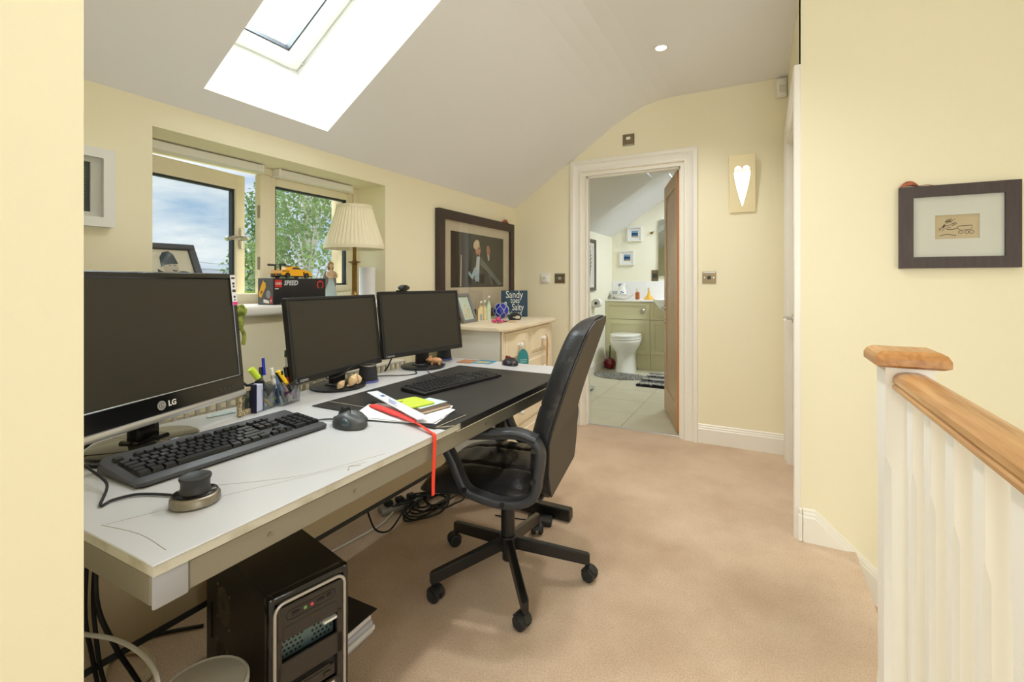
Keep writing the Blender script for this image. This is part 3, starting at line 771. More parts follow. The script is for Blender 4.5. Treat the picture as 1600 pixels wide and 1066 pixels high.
# ================================================================== MICE, KNOB, SPEAKERS
def mouse(label, loc, rz, L, Wd, H, m1, m2, sidem):
    t = thing('mouse', label, 'mouse', loc, rz)
    def shell(k, zc):
        b = MB(); vs = []; n = 20; m = 9; fs = []
        for j in range(m):
            f = j / (m - 1)
            for i in range(n):
                a = 2 * pi * i / n
                x = cos(a) * L / 2; y = sin(a) * Wd / 2 * (1 - .12 * cos(a * 2 + .4))
                r = (1 - f ** 2.6) ** .5 if f < 1 else 0.02
                hh = H * (.72 + .28 * cos((x / L + .08) * 3.0))
                vs.append((x * (r * .96 + .04) * k, y * (r * .96 + .04) * k, .002 + f * hh * zc))
        for j in range(m - 1):
            for i in range(n): fs.append((j * n + i, j * n + (i + 1) % n, (j + 1) * n + (i + 1) % n, (j + 1) * n + i))
        fs += [tuple(range(n)), tuple((m - 1) * n + i for i in range(n))]
        return b.add(vs, fs)
    obj('body', shell(1, 1), m1, t, 50)
    b = MB(); b.tube([(L * .44, 0, H * .35), (L * .36, 0, H * .72), (L * .2, 0, H * .95), (L * .06, 0, H * 1.02)], Wd * .09, 8, smooth=4); obj('button_split', b, m2, t)
    b = MB(); b.cyl((L * .27, -.0035, H * .86), (L * .27, .0035, H * .86), .011, n=18); obj('wheel', b, M_rubber, t)
    for s in (-1, 1):
        b = MB(); b.sphere((-L * .02, s * Wd * .36, H * .42), (L * .36, Wd * .13, H * .32), 14, 8); obj('side_grip', b, sidem, t)
    return t
# near mouse: front points left (towards -x)
mouse('dark grey wired mouse between the two keyboards', (-1.047, .982, DZ + .0004), R(166), .128, .078, .043, mat('mouse_dark_grey', (66, 68, 68), .42), M_black, mat('mouse_teal_grey', (70, 86, 92), .22))
mouse('black and red mouse at the far end of the desk', (-1.112, 2.075, DZ + .0004), R(150), .105, .066, .036, mat('mouse_black_red', (40, 30, 34), .3), mat('mouse_red', (160, 30, 38), .3), mat('mouse_slate', (72, 82, 94), .4))
t = thing('knob_controller', 'black dial on a brushed silver oval base, before the near keyboard', 'controller', (-.935, .505, DZ + .0004), R(-20))
b = MB(); b.lathe([(.037, 0), (.039, .003), (.0385, .014), (.036, .018), (.033, .0195)], 40, sx=1.0, sy=1.05); obj('base', b, M_brushed, t)
b = MB(); b.lathe([(.033, .019), (.034, .0215), (.031, .023)], 36, sx=1, sy=1.05); obj('gloss_ring', b, M_blackgl, t)
b = MB(); b.lathe([(.026, .022), (.0235, .03), (.0235, .04), (.0265, .048), (.0255, .051), (.021, .0515), (.017, .0495), (.002, .0485)], 36); obj('dial', b, mat('soft_dark_rubber', (46, 47, 48), .5), t)
for lab, loc in (('round black desk speaker with blue ring, between the slim monitors', (-1.445, 1.452)), ('round black desk speaker with blue ring behind the far monitor', (-1.505, 2.062))):
    t = thing('speaker', lab, 'speaker', (*loc, DZ + .0004), 0, 'round desk speakers')
    b = MB(); b.lathe([(.041, 0), (.043, .002), (.043, .006), (.038, .008)], 36); obj('base_ring', b, mat('blue_ring', (96, 100, 176), .4), t, label='blue base ring')
    b = MB(); b.lathe([(.039, .008), (.0395, .014), (.037, .03), (.034, .058), (.033, .066), (.0315, .069)], 36); obj('body', b, mat('speaker_fabric', (40, 40, 41), .7, bump=(700, .2)), t)
    b = MB(); b.lathe([(.033, .0655), (.0338, .068), (.0325, .0705), (.030, .070), (.0, .067)], 36); obj('top_rim', b, M_brushed, t)

# ornaments on the monitor bases
M_shell = mat('pale_wood_shell', (232, 200, 152), .6, var=(30, (214, 176, 126), .4, .6))
for i, (x, y, s, lab) in enumerate(((-1.392, 1.262, .9, 'smallest of three pale wooden shells on the monitor base'), (-1.388, 1.315, 1.25, 'large pale wooden shell, middle of three on the base'), (-1.425, 1.37, .9, 'rearmost of three pale wooden shells on the monitor base'))):
    if i == 2: y = 1.362; x = -1.405
    o = thing('shell_ornament', lab, 'ornament', (x, y, DZ + .0125), R(40 + 50 * i), 'wooden shells on the monitor base')
    b = MB()
    prof2 = [(.003, -.018), (.009, -.012), (.013, -.004), (.0135, .004), (.009, .011), (.0095, .012), (.005, .018), (.001, .024)]
    b.at(Matrix.Scale(s, 4) @ T(0, 0, .0185) @ Matrix.Rotation(R(38), 4, 'Y')); b.lathe(prof2, 18, sx=1, sy=1.0, flute=(6, .05)); obj('shell', b, M_shell, o)
    b = MB().at(Matrix.Scale(s, 4)); b.sphere((-.011, .006, .004), (.006, .005, .004), 10, 6); obj('foot', b, M_shell, o)
o = thing('pig_ornament', 'small wooden pig figure standing on the far monitor base', 'ornament', (-1.40, 1.852, DZ + .0125), R(205))
M_pig = mat('wood_pig', (216, 164, 116), .5, var=(25, (196, 136, 92), .45, .6))
b = MB(); b.sphere((0, 0, .02), (.03, .016, .015), 16, 10); b.sphere((.03, 0, .024), (.014, .013, .012), 14, 8); b.cyl((.04, 0, .022), (.048, 0, .021), .006, .0055, 10); obj('body', b, M_pig, o)
for sx in (-1, 1):
    for sy in (-1, 1): b = MB(); b.cyl((sx * .016, sy * .009, .014), (sx * .018, sy * .01, 0), .0055, .0045, 8); obj('leg', b, M_pig, o)
for sy in (-1, 1): b = MB(); b.sphere((.026, sy * .009, .036), (.004, .005, .007), 8, 6); obj('ear', b, M_pig, o)

# ================================================================== PENS AND THE DESK TIDY
def cup(lab, loc, w, d, hh):
    t = thing('pen_cup', lab, 'pen cup', loc, R(10))
    o_ = rrect(w, d, .012, 4); i_ = rrect(w - .004, d - .004, .010, 4); n = len(o_); b = MB()
    vs = [(*p, 0) for p in o_] + [(p[0] * 1.06, p[1] * 1.06, hh) for p in o_] + [(p[0] * 1.06, p[1] * 1.06, hh) for p in i_] + [(*p, .003) for p in i_]
    fs = [(j * n + k, j * n + (k + 1) % n, (j + 1) * n + (k + 1) % n, (j + 1) * n + k) for j in range(3) for k in range(n)] + [tuple(range(n)), tuple(range(3 * n, 4 * n))]
    obj('cup', b.add(vs, fs), M_clear, t); return t
cup('clear plastic pen cup holding the craft knife and markers', (-1.448, 1.065, DZ + .0004), .075, .085, .075)
cup('clear plastic box behind the notepad holding the highlighter', (-1.452, .985, DZ + .0004), .07, .065, .07)
def pen(name, lab, a, bb, r, m, parts, cat='pen'):
    """a = lower end, bb = upper end; parts = list (name, t0, t1, radius factor, material)"""
    a = Vector(a); bb = Vector(bb); t = thing(name, lab, cat, a); d = bb - a
    b = MB(); b.cyl((0, 0, 0), d, r, r, 10); obj('barrel', b, m, t)
    for (nm, t0, t1, k0, k1, mm) in parts:
        b = MB(); b.cyl(d * t0, d * t1, r * k0, r * k1, 10); obj(nm, b, mm, t)
    return t
C1 = Vector((-1.448, 1.065, DZ + .0004)); C2 = Vector((-1.452, .985, DZ + .0004)); zf = .0045
def q(c, x, y, z): return (c.x + x, c.y + y, c.z + z)
M_blue = mat('pen_blue', (20, 40, 190), .35); M_yel = mat('tool_yellow', (250, 205, 20), .4); M_lime = mat('highlighter_lime', (206, 232, 60), .4); M_pinkm = mat('marker_pink', (240, 70, 96), .4)
M_purple = mat('marker_purple', (160, 50, 140), .4)
pen('pencil', 'long yellow pencil leaning across the clear box', q(C2, .02, .02, .010), q(C2, .0, -.085, .118), .0036, mat('pencil_yellow', (232, 176, 40), .45), [('tip', 0, -.06, 1, .15, M_shell), ('stripe', .2, .98, 1.03, 1.03, M_black)], 'pencil')
pen('highlighter', 'lime capped grey highlighter leaning in the clear box', q(C2, .012, .036, .03), q(C2, .004, -.032, .128), .009, mat('highlighter_grey', (86, 86, 84), .4), [('cap', .72, 1.06, 1.12, 1.15, M_lime), ('tip', 0, -.1, .8, .6, M_lime)])
pen('ballpoint_pen', 'white ballpoint pen with a long blue cap standing upright', q(C2, -.012, .026, zf + .01), q(C2, -.02, .022, .155), .0042, M_white, [('cap', .62, 1.02, 1.25, 1.1, M_blue), ('tip', 0, -.05, .8, .3, M_blue)])
pen('ballpoint_pen', 'dark pen leaning beside the blue capped pen', q(C2, -.016, .012, zf), q(C2, -.028, .018, .128), .0045, M_black, [('clip', .7, .98, 1.2, 1.2, M_dark)])
pen('marker', 'white and blue marker in the left corner of pen cup', q(C1, .012, -.03, zf + .002), q(C1, -.0, -.046, .125), .0062, M_white, [('cap', -.0, .42, 1.15, 1.15, mat('marker_navy', (34, 66, 130), .4)), ('clip', .7, .8, 1.1, 1.1, M_silver)])
pen('marker', 'dark blue marker in front of the pen cup middle', q(C1, .02, -.006, zf + .002), q(C1, -.005, -.028, .095), .007, mat('marker_grey_blue', (110, 130, 160), .4), [('cap', 0, .45, 1.12, 1.12, mat('marker_navy2', (60, 52, 48), .4))])
pen('marker', 'pale pink marker standing in the middle of pen cup', q(C1, .022, .010, zf + .002), q(C1, .008, -.012, .09), .006, mat('pale_pink', (226, 170, 176), .4), [('band', .3, .4, 1.1, 1.1, M_purple)])
pen('marker', 'coral pink marker with a black cap in pen cup', q(C1, -.006, .03, zf + .002), q(C1, -.012, .018, .112), .007, M_pinkm, [('cap', .72, 1.05, 1.1, 1.1, M_black)])
pen('marker', 'purple marker at the right side of pen cup', q(C1, .014, .034, zf + .002), q(C1, .008, .036, .068), .007, M_purple, [('cap', .7, 1.02, 1.1, 1.1, mat('marker_purple_dark', (110, 30, 100), .4))])
pen('pencil', 'thin white pencil with a dark green top at the wall side', q(C1, -.02, .024, zf), q(C1, -.03, .030, .165), .003, M_white, [('top', .9, 1.05, 1.4, 1.1, mat('dark_green', (30, 70, 50), .4))], 'pencil')
t = thing('craft_knife', 'yellow and black craft knife leaning in the pen cup', 'knife', q(C1, .018, .02, .020))
b = MB(); pth = spline([(0, 0, 0), (-.006, -.02, .04), (-.014, -.038, .075), (-.016, -.044, .088)], 4)
b.sweep(pth, rrect(.012, .02, .005, 3), up=(1, 0, .2)); obj('handle', b, M_black, t)
b = MB(); b.sweep([Vector(p) + Vector((.003, -.0, .004)) for p in pth[4:]], rrect(.014, .016, .005, 3), up=(1, 0, .2)); obj('grip', b, M_yel, t, label='yellow grip')
b = MB(); b.cbox((-.004, -.036, .085), (.006, .008, .014), .002); obj('slider', b, M_black, t)
t = thing('scissors', 'scissors with pale blades and black handles standing in pen cup', 'scissors', q(C1, .026, .0, zf))
b = MB(); b.sweep([(0, 0, .0), (.001, .026, .048), (.001, .035, .068)], [(-.004, -.001), (.004, -.001), (.005, .001), (-.005, .001)], up=(1, 0, 0)); obj('blade', b, mat('pale_blade', (214, 206, 196), .35), t)
b = MB(); b.tube([(.002, .008, .026), (.004, .02, .03), (.004, .034, .052), (.003, .039, .07)], .004, 8, smooth=4); obj('handle', b, M_black, t)

# small framed photo with a note block behind
t = thing('photo_frame', 'tiny sand coated photo frame standing by the note block', 'photo frame', (-1.420, .912, DZ + .0004), R(110))
M_sand = mat('sandy_speckle', (206, 190, 150), .8, var=(300, (92, 78, 56), .48, .6), bump=(300, .4))
b = MB(); w, hh = .062, .083
b.box(-w / 2, w / 2, -.006, .006, 0, .016, .002).box(-w / 2, w / 2, -.006, .006, hh - .012, hh, .002).box(-w / 2, -w / 2 + .012, -.006, .006, .014, hh - .01, .002).box(w / 2 - .012, w / 2, -.006, .006, .014, hh - .01, .002)
obj('frame', b, M_sand, t)
b = MB().use(mat('tiny_photo', (122, 124, 100), .5, var=(60, (60, 50, 34), .45, .6))).box(-w / 2 + .011, w / 2 - .011, -.001, .003, .015, hh - .011)
b.use(mat('photo_dark', (44, 52, 46), .6)).prism([(-.004, .02), (.008, .02), (.009, .045), (.004, .052), (-.003, .046)], -.0016, -.001, 'y')
obj('photo', b, None, t, 0)
t = thing('note_block', 'dark blue covered block of lilac paper beside the tiny frame', 'note block', (-1.425, .952, DZ + .0004), R(20))
b = MB(); b.box(-.014, .014, -.018, .013, .002, .086, .001); obj('pages', b, mat('lilac_paper', (190, 196, 222), .8), t)
b = MB(); b.box(-.016, .016, -.022, -.0185, 0, .09, .001); obj('cover', b, mat('navy_cover', (32, 36, 66), .5), t)
b = MB(); b.box(-.016, .016, .0135, .017, 0, .094, .001); b.box(-.0165, -.0145, -.018, .0135, 0, .09, .001); obj('cover', b, M_black, t)
t = thing('plastic_strip', 'pale turquoise plastic strip lying flat behind the keyboard', 'ruler', (-1.482, .875, DZ + .0004), R(80))
b = MB(); b.box(-.04, .04, -.008, .008, 0, .004, .0015); obj('strip', b, mat('pale_plastic', (222, 232, 226), .3), t)
b = MB(); b.box(-.026, .034, -.003, .003, .0036, .0045); obj('scale', b, mat('turquoise', (150, 216, 214), .4), t)

# ================================================================== PAPERS ON THE PAD
base_z = DZ + .0036
t = thing('paper_stack', 'loose stack of white papers at the corner of black pad', 'papers', (-.985, 1.115, base_z), R(0))
for i, (dx, dy, rz, z) in enumerate(((-.0, .02, 18, .0), (.008, .012, 14, .0012), (-.004, .03, 24, .0024), (.006, .016, 10, .0036))):
    b = MB(); b.at(T(dx, dy, z + .0001) @ Matrix.Rotation(R(rz), 4, 'Z'))
    n = 8; vs = []; fs = []
    for a_ in range(n + 1):
        for c_ in range(3):
            x = -.14 + .28 * a_ / n; y = -.075 + .075 * c_
            vs.append((x, y, .0012 * (abs(x) / .14) ** 3 * (1 + i * .5)))
    m_ = len(vs); vs += [(p[0], p[1], p[2] + .0009) for p in vs]
    for a_ in range(n):
        for c_ in range(2):
            k = a_ * 3 + c_; fs += [(k, k + 1, k + 4, k + 3), (m_ + k, m_ + k + 3, m_ + k + 4, m_ + k + 1)]
    bd = [k for k in range(0, m_, 3)] + [m_ - 2] + [k for k in range(m_ - 1, 0, -3)] + [1]
    for a_, c_ in zip(bd, bd[1:] + bd[:1]): fs.append((a_, c_, m_ + c_, m_ + a_))
    obj('sheet', b.add(vs, fs), M_paper, t, 30)
t = thing('folder', 'thin black folder with pale edge sticking out under papers', 'folder', (-.84, 1.14, base_z - .0002), R(88))
b = MB(); b.box(-.075, .075, -.035, .03, 0, .0028, .001); obj('cover', b, M_black, t)
b = MB(); b.tube([(-.072, -.0355, .0022), (.072, -.0355, .0022)], .001, 5); obj('edge', b, mat('pale_piping', (196, 186, 160)), t)
pz = base_z + .0062
t = thing('notebook', 'brown covered notebook with pale pages under the lime pad', 'notebook', (-.945, 1.198, pz), R(78))
b = MB(); b.box(-.062, .062, -.045, .045, .001, .008); obj('pages', b, mat('cream_pages', (216, 196, 170), .8), t)
b = MB(); b.box(-.064, .064, -.047, .047, .008, .0095, .0005).box(-.064, .064, -.047, .047, 0, .001); obj('cover', b, mat('brown_cover', (92, 72, 56), .6), t)
t = thing('card', 'pale blue printed card peeking out under the lime pad', 'card', (-.965, 1.222, pz + .0098), R(80))
b = MB(); b.box(-.058, .055, -.042, .042, 0, .001); obj('sheet', b, mat('pale_blue_card', (176, 208, 218), .6, var=(40, (214, 226, 220), .4, .6)), t)
t = thing('sticky_note_pad', 'lime green note pad lying on top of the papers', 'note pad', (-.998, 1.196, pz + .0112), R(74))
b = MB(); b.prism([(p[0] * 1, p[1]) for p in rrect(.098, .115, .01, 3)], 0, .0045); obj('pad', b, mat('lime_paper', (188, 204, 60), .7), t)
b = MB()
for k in range(4): b.box(-.044, -.014 - .006 * (k % 2), .034 - .0035 * k, .0355 - .0035 * k, .0045, .0049)
obj('print', b, mat('olive_print', (120, 130, 40)), t, 0)
t = thing('ruler', 'white plastic ruler with blue print lying over red pouch', 'ruler', (-1.02, 1.142, pz + .0178), 0, rot=(0, R(2.2), R(-22.5)))
b = MB(); b.box(-.178, .178, -.019, .019, 0, .0026, .0008); obj('blade', b, mat('ruler_white', (226, 230, 236), .3), t)
b = MB()
for k in range(34): b.box(-.168 + k * .0102, -.1674 + k * .0102, .019 - (.006 if k % 5 else .010), .0186, .0026, .0029)
obj('ticks', b, mat('grey_print', (120, 124, 134)), t, 0)
b = MB().use(mat('ruler_blue_print', (70, 100, 160)))
b.box(-.115, -.095, -.002, .011, .0026, .0029)
for k, (w, y) in enumerate(((.052, .004), (.06, -.001), (.045, -.006), (.058, -.011))): b.box(-.06 + .01 * k, -.06 + .01 * k + w, y, y + .0022, .0026, .0029)
obj('print', b, None, t, 0)
M_red = mat('red_fabric', (226, 60, 56), .6)
t = thing('strap', 'red strap with a tapered pouch, hanging over the desk edge', 'strap', (0, 0, 0))
b = MB(); b.sweep(spline([(-1.118, 1.140, pz + .004), (-1.05, 1.118, pz + .006), (-.95, 1.085, pz + .006), (-.876, 1.060, pz + .004)], 4), rrect(.026, .006, .0028, 3), up=(0, 0, 1), scale=[.8] + [1.0] * 3 + [1.0] * 4 + [.8] * 4 + [.45]); obj('pouch', b, M_red, t)
b = MB(); b.sweep(spline([(-.885, 1.063, pz + .003), (-.84, 1.045, pz + .0015), (-.80, 1.03, DZ + .0055), (-.778, 1.022, DZ + .002), (-.7745, 1.019, DZ - .02), (-.774, 1.016, .66), (-.774, 1.012, .60), (-.774, 1.012, .565)], 4), [(-.0055, -.0012), (.0055, -.0012), (.0055, .0012), (-.0055, .0012)], up=(.7, 0, .7)); obj('ribbon', b, mat('red_ribbon', (244, 66, 40), .55), t)
# cards at the far end
for nm, lab, loc, rz, sx, sy, m in (('coaster', 'brown leather coaster at the far end of the desk', (-1.352, 2.055), 5, .04, .045, mat('brown_leather', (176, 124, 84), .6)), ('postcard', 'blue edged picture card lying at the far desk end', (-1.265, 2.082), 5, .05, .05, mat('card_blue', (70, 150, 186), .5))):
    t = thing(nm, lab, nm, (*loc, DZ + .0004), R(rz)); b = MB(); b.box(-sx, sx, -sy, sy, 0, .002 if nm == 'postcard' else .003, .0008); obj('card', b, m, t)
    if nm == 'postcard':
        b = MB().use(mat('card_sand', (190, 170, 120), .6)).box(-sx * .7, sx * .7, -sy * .7, sy * .2, .002, .0024).use(mat('card_sea', (60, 120, 150), .6)).box(-sx * .7, sx * .7, sy * .2, sy * .7, .002, .0024); obj('print', b, None, t, 0)

# ================================================================== OFFICE CHAIR
ch = thing('office_chair', 'black leather swivel office chair with loop armrests at the desk', 'chair', (-.874, 1.613, 0), R(9.5))
M_leather = mat('black_leather', (30, 30, 31), .28, bump=(70, .12, 6), var=(9, (40, 40, 42), .5, .8))
M_worn = mat('worn_black_leather', (30, 30, 31), .42, bump=(90, .16, 6), var=(22, (70, 68, 66), .60, .78))
M_fabric = mat('grey_brown_back_fabric', (82, 74, 64), .7, bump=(300, .1))
M_arm = mat('charcoal_arm_plastic', (48, 50, 53), .42, bump=(350, .05))
def cushion(name, pts_fn, nu, nv, m, parent):
    """closed pillow from a (u,v,side)->xyz function"""
    b = MB(); vs = []; fs = []
    for s in (0, 1):
        for i in range(nu + 1):
            for j in range(nv + 1): vs.append(pts_fn(i / nu, j / nv, s))
    K = (nu + 1) * (nv + 1)
    for i in range(nu):
        for j in range(nv):
            k = i * (nv + 1) + j; fs += [(k, k + 1, k + nv + 2, k + nv + 1), (K + k, K + k + nv + 1, K + k + nv + 2, K + k + 1)]
    bd = [j for j in range(nv + 1)] + [i * (nv + 1) + nv for i in range(1, nu + 1)] + [nu * (nv + 1) + j for j in range(nv - 1, -1, -1)] + [i * (nv + 1) for i in range(nu - 1, 0, -1)]
    for a_, c_ in zip(bd, bd[1:] + bd[:1]): fs.append((a_, c_, K + c_, K + a_))
    return obj(name, b.add(vs, fs), m, parent, 60)
def ease(t): return (1 - abs(2 * t - 1) ** 5)
def seat_f(u, v, s):
    x = -.265 + .455 * u; w = .238 - .03 * (abs(2 * u - 1) ** 6) + .0
    y = (2 * v - 1) * w
    e1 = ease(u) ** .5 * ease(v) ** .5
    zc = .418 - .018 * max(0, .35 - u) / .35
    if s == 0: return (x, y, zc - .022 - .014 * e1)
    groove = sum(.008 * math.exp(-((v - g) / .018) ** 2) for g in (.30, .70)) + .006 * math.exp(-((u - .62) / .02) ** 2)
    wr = .0025 * sin(34 * u + 9 * v) * sin(11 * v)
    return (x, y, zc - .014 + (.052 - groove + wr) * e1)
cushion('seat', seat_f, 40, 36, M_leather, ch)
# back: lower part upright, upper part reclined
def back_r(z):
    if z < .60: return .165 + .004 * (z - .42) / .18
    return .169 + .135 * ((z - .60) / .40) ** 1.15
def back_w(z):
    if z < .50: return .175 + .07 * ((z - .40) / .10) ** .6 if z > .40 else .175
    if z < .80: return .245
    k = (z - .80) / .205
    return .245 - .055 * k ** 1.7 - (.09 * max(0, (k - .78) / .22) ** 2)
def back_f(u, v, s):
    z = .405 + .6 * u
    w = back_w(z); y = (2 * v - 1) * w
    e1 = (1 - abs(2 * v - 1) ** 6) ** .5; e2 = (1 - max(0, (u - .5) * 2) ** 10) ** .5 if u > .5 else (1 - max(0, (.5 - u) * 2) ** 12) ** .5
    r = back_r(z)
    if s == 1:
        g = .007 * math.exp(-((z - .715) / .006) ** 2) + sum(.005 * math.exp(-((v - q_) / .02) ** 2) for q_ in (.28, .72))
        return (r + .026 - (.052 - g) * e1 * e2, y, z)
    return (r + .048, y, z)
cushion('backrest', back_f, 60, 34, M_worn, ch)
def panel_f(u, v, s):
    z = .412 + .585 * u; w = back_w(z) - .006
    y = (2 * v - 1) * w
    return (back_r(z) + (.046 if s == 0 else .057), y, z)
cushion('back_panel', panel_f, 40, 6, M_fabric, ch)
bp_ = MB(); pts = []
for i in range(41): z = .412 + .585 * i / 40; pts.append((back_r(z) + .054, -(back_w(z) - .004), z))
for i in range(40, -1, -1): z = .412 + .585 * i / 40; pts.append((back_r(z) + .054, back_w(z) - .004, z))
bp_.tube(pts, .004, 6, closed=True); obj('back_piping', bp_, M_black, ch)
for s in (-1, 1):
    Y = s * .282
    loop = [(-.125, .588), (-.090, .612), (-.02, .626), (.05, .633), (.13, .641), (.185, .625), (.207, .585), (.200, .515), (.188, .455), (.150, .424), (.08, .412), (.01, .420), (-.045, .437), (-.072, .475), (-.094, .525), (-.118, .565)]
    pts = spline([(x, Y, z) for x, z in loop], 4, True)
    b = MB(); b.sweep(pts, rrect(.030, .046, .008, 2), True, up=(0, 1, 0)); arm = obj('armrest', b, M_arm, ch)
    pad_pts = spline([(-.11, Y, .606), (-.06, Y, .624), (0, Y, .634), (.06, Y, .639), (.13, Y, .647), (.195, Y, .630)], 4)
    b = MB(); b.sweep(pad_pts, rrect(.056, .020, .009, 3), up=(0, 0, 1)); obj('arm_pad', b, M_arm, arm)
    for (x, z) in ((.190, .60), (.188, .50), (.085, .414), (-.048, .445)):
        b = MB(); b.cyl((x, Y + s * .0225, z), (x, Y + s * .0265, z), .009, n=12).cyl((x, Y + s * .026, z), (x, Y + s * .0275, z), .005, n=6); obj('bolt', b, M_blackmetal, arm)
b = MB(); b.box(-.10, .13, -.10, .10, .345, .388, .01, 2); b.box(.08, .20, -.05, .05, .37, .41, .006); obj('tilt_mechanism', b, M_blackmetal, ch)
b = MB(); b.lathe([(.018, .395), (.024, .385), (.026, .345), (.024, .325), (.018, .32)], 20, (-.105, -.06, 0)); obj('tension_knob', b, M_black, ch)
b = MB(); b.cyl((0, 0, .30), (0, 0, .37), .014, n=20); obj('gas_piston', b, M_chrome if False else M_blackmetal, ch)
b = MB(); b.lathe([(.027, .145), (.027, .31), (.024, .314), (.016, .316)], 28); b.lathe([(.018, .055), (.022, .06), (.022, .15)], 24); obj('column', b, M_blackmetal, ch)
b = MB(); b.lathe([(.034, .098), (.036, .102), (.036, .150), (.033, .154), (.02, .155)], 28); obj('hub', b, M_blackmetal, ch)
lb = MB()
vs = []
for (x, hw, za, zb) in ((.026, .013, .105, .150), (.305, .0125, .060, .100), (.314, .009, .062, .096)):
    for (q_, z) in ((-hw, za), (hw, za), (hw, zb - .004), (hw - .004, zb), (-hw + .004, zb), (-hw, zb - .004)): vs.append((x, q_, z))
fs = [(i * 6 + k, i * 6 + (k + 1) % 6, (i + 1) * 6 + (k + 1) % 6, (i + 1) * 6 + k) for i in range(2) for k in range(6)] + [tuple(range(6)), tuple(range(12, 18))]
lb.add(vs, fs)
def caster_mb():
    b = MB()
    for s in (-1, 1):
        b.at(T(0, s * .015, .0255) @ Matrix.Rotation(R(90), 4, 'X')).lathe([(.020, -.009), (.0245, -.007), (.0255, -.003), (.0255, .003), (.0245, .007), (.020, .009)], 24)
        b.at(T(0, s * .0245, .0255) @ Matrix.Rotation(R(90), 4, 'X')).lathe([(.019, -.003), (.017, .003)], 20)
    b.at(Matrix.Identity(4)).cyl((.012, 0, .045), (.012, 0, .075), .007, n=10)
    hood = [(.030 * cos(a), .0255 + .030 * sin(a)) for a in [R(10 + 18 * k) for k in range(9)]]
    b.prism(hood, -.0165, .0165, 'y')
    return b
leg0 = cas0 = None
for k, ca in enumerate((40, 150, 200, 250, 300)):
    a_ = R(-51 - 9.5 + 72 * k)
    if leg0 is None:
        leg0 = obj('leg', lb, M_blackmetal, ch, 30); leg = leg0
        cas0 = obj('caster', caster_mb(), mat('caster_plastic', (34, 34, 35), .45), leg, 40); cas = cas0
    else:
        leg = piece(leg0, ch); cas = piece(cas0, leg)
    leg.rotation_euler = (0, 0, a_)
    cas.location = (.303, 0, 0); cas.rotation_euler = (0, 0, R(ca)) ; 
    cas.location = (.303 - .012 * cos(R(ca)), -.012 * sin(R(ca)), .0002)

# ================================================================== PC TOWER
M_case = mat('black_case_metal', (18, 18, 19), .28, coat=.2)
M_caseside = mat('black_case_side', (24, 24, 25), .4)
pc = thing('computer_tower', 'black computer tower with silver rimmed front under the desk', 'computer', (-.946, .772, 0), R(-13.6))
# local: front at x=0 facing +x, width along y, body towards -x
CW, CHH, CD = .19, .42, .44
b = MB(); b.box(-CD, -.03, -CW / 2, CW / 2, .008, CHH - .006, .004); obj('case', b, M_caseside, pc)
b = MB(); b.box(-CD, -.028, -CW / 2 - .001, CW / 2 + .001, CHH - .008, CHH, .003); obj('top_panel', b, M_case, pc)
b = MB(); q_ = CW / 2 + .002; b.box(-.032, -.006, -q_, -q_ + .016, .004, CHH, .006, 2).box(-.032, -.006, q_ - .016, q_, .004, CHH, .006, 2).box(-.032, -.006, -q_ + .01, q_ - .01, CHH - .02, CHH, .006, 2).box(-.032, -.006, -q_ + .01, q_ - .01, .004, .022, .004); obj('front_surround', b, M_blackgl, pc)
rim = rrect(CW - .022, CHH - .03, .022, 5, 0, CHH / 2 - .005)
b = MB(); b.sweep([(-.005, y, z) for y, z in rim], rrect(.008, .007, .003, 2), True, up=(1, 0, 0)); obj('silver_rim', b, M_silver, pc)
M_front = mat('front_panel_brown_black', (54, 48, 42), .45, bump=(500, .08))
fw = CW / 2 - .016
b = MB()
b.box(-.012, -.003, -fw, fw, .313, .39, .002)     # top field with ports
b.box(-.012, -.003, -fw, fw, .21, .262, .002)
b.box(-.012, -.003, -fw, fw, .02, .155, .002)
b.box(-.012, -.003, -fw, -fw + .01, .15, .32); b.box(-.012, -.003, fw - .014, fw, .15, .32)
fp = obj('front_panel', b, M_front, pc)
b = MB(); b.box(-.012, -.0015, -fw + .011, fw - .015, .3135, .345, .002); obj('drive_bay_cover', b, M_front, fp)
# open bay showing a perforated metal plate
M_plate = mat('blue_steel_plate', (104, 128, 132), .35, metal=.6)
b = MB(); b.box(-.030, -.026, -fw + .01, fw - .014, .255, .318); bay = obj('bay_plate', b, M_plate, pc, label='perforated blue grey metal plate in the open bay')
b = MB()
for i in range(12):
    for j in range(5):
        y = -fw + .02 + i * .0102 + (j % 2) * .005
        if 5 <= i <= 6: continue
        b.cyl((-.0262, y, .264 + j * .0105), (-.0252, y, .264 + j * .0105), .003, n=8)
obj('holes', b, M_black, bay, kind='stuff')
b = MB(); b.box(-.012, -.002, .03, fw - .016, .30, .306); obj('bay_clip', b, M_white, bay)
b = MB(); b.box(-.028, -.012, -fw + .01, fw - .014, .160, .208); obj('slot_recess', b, M_black, pc)
b = MB(); b.box(-.012, -.004, -fw + .014, fw - .02, .164, .190, .002); b.box(-.006, -.002, -.045, .045, .194, .199); b.box(-.006, -.001, .03, .045, .176, .182); obj('card_reader', b, M_front, pc)
b = MB(); b.box(-.004, -.0015, -.055, .055, .385 - .03, .385 - .026)
prt = MB(); prt.tube([(-.0026, y, z) for y, z in rrect(.118, .022, .0109, 5, 0, .366)], .0009, 4, closed=True); po = obj('port_strip', prt, M_black, pc)
b = MB()
for y in (-.038, .022): b.box(-.003, -.0012, y - .008, y + .008, .364, .370)
b.box(-.003, -.0012, .038, .048, .364, .372); obj('usb_port', b, M_black, po)
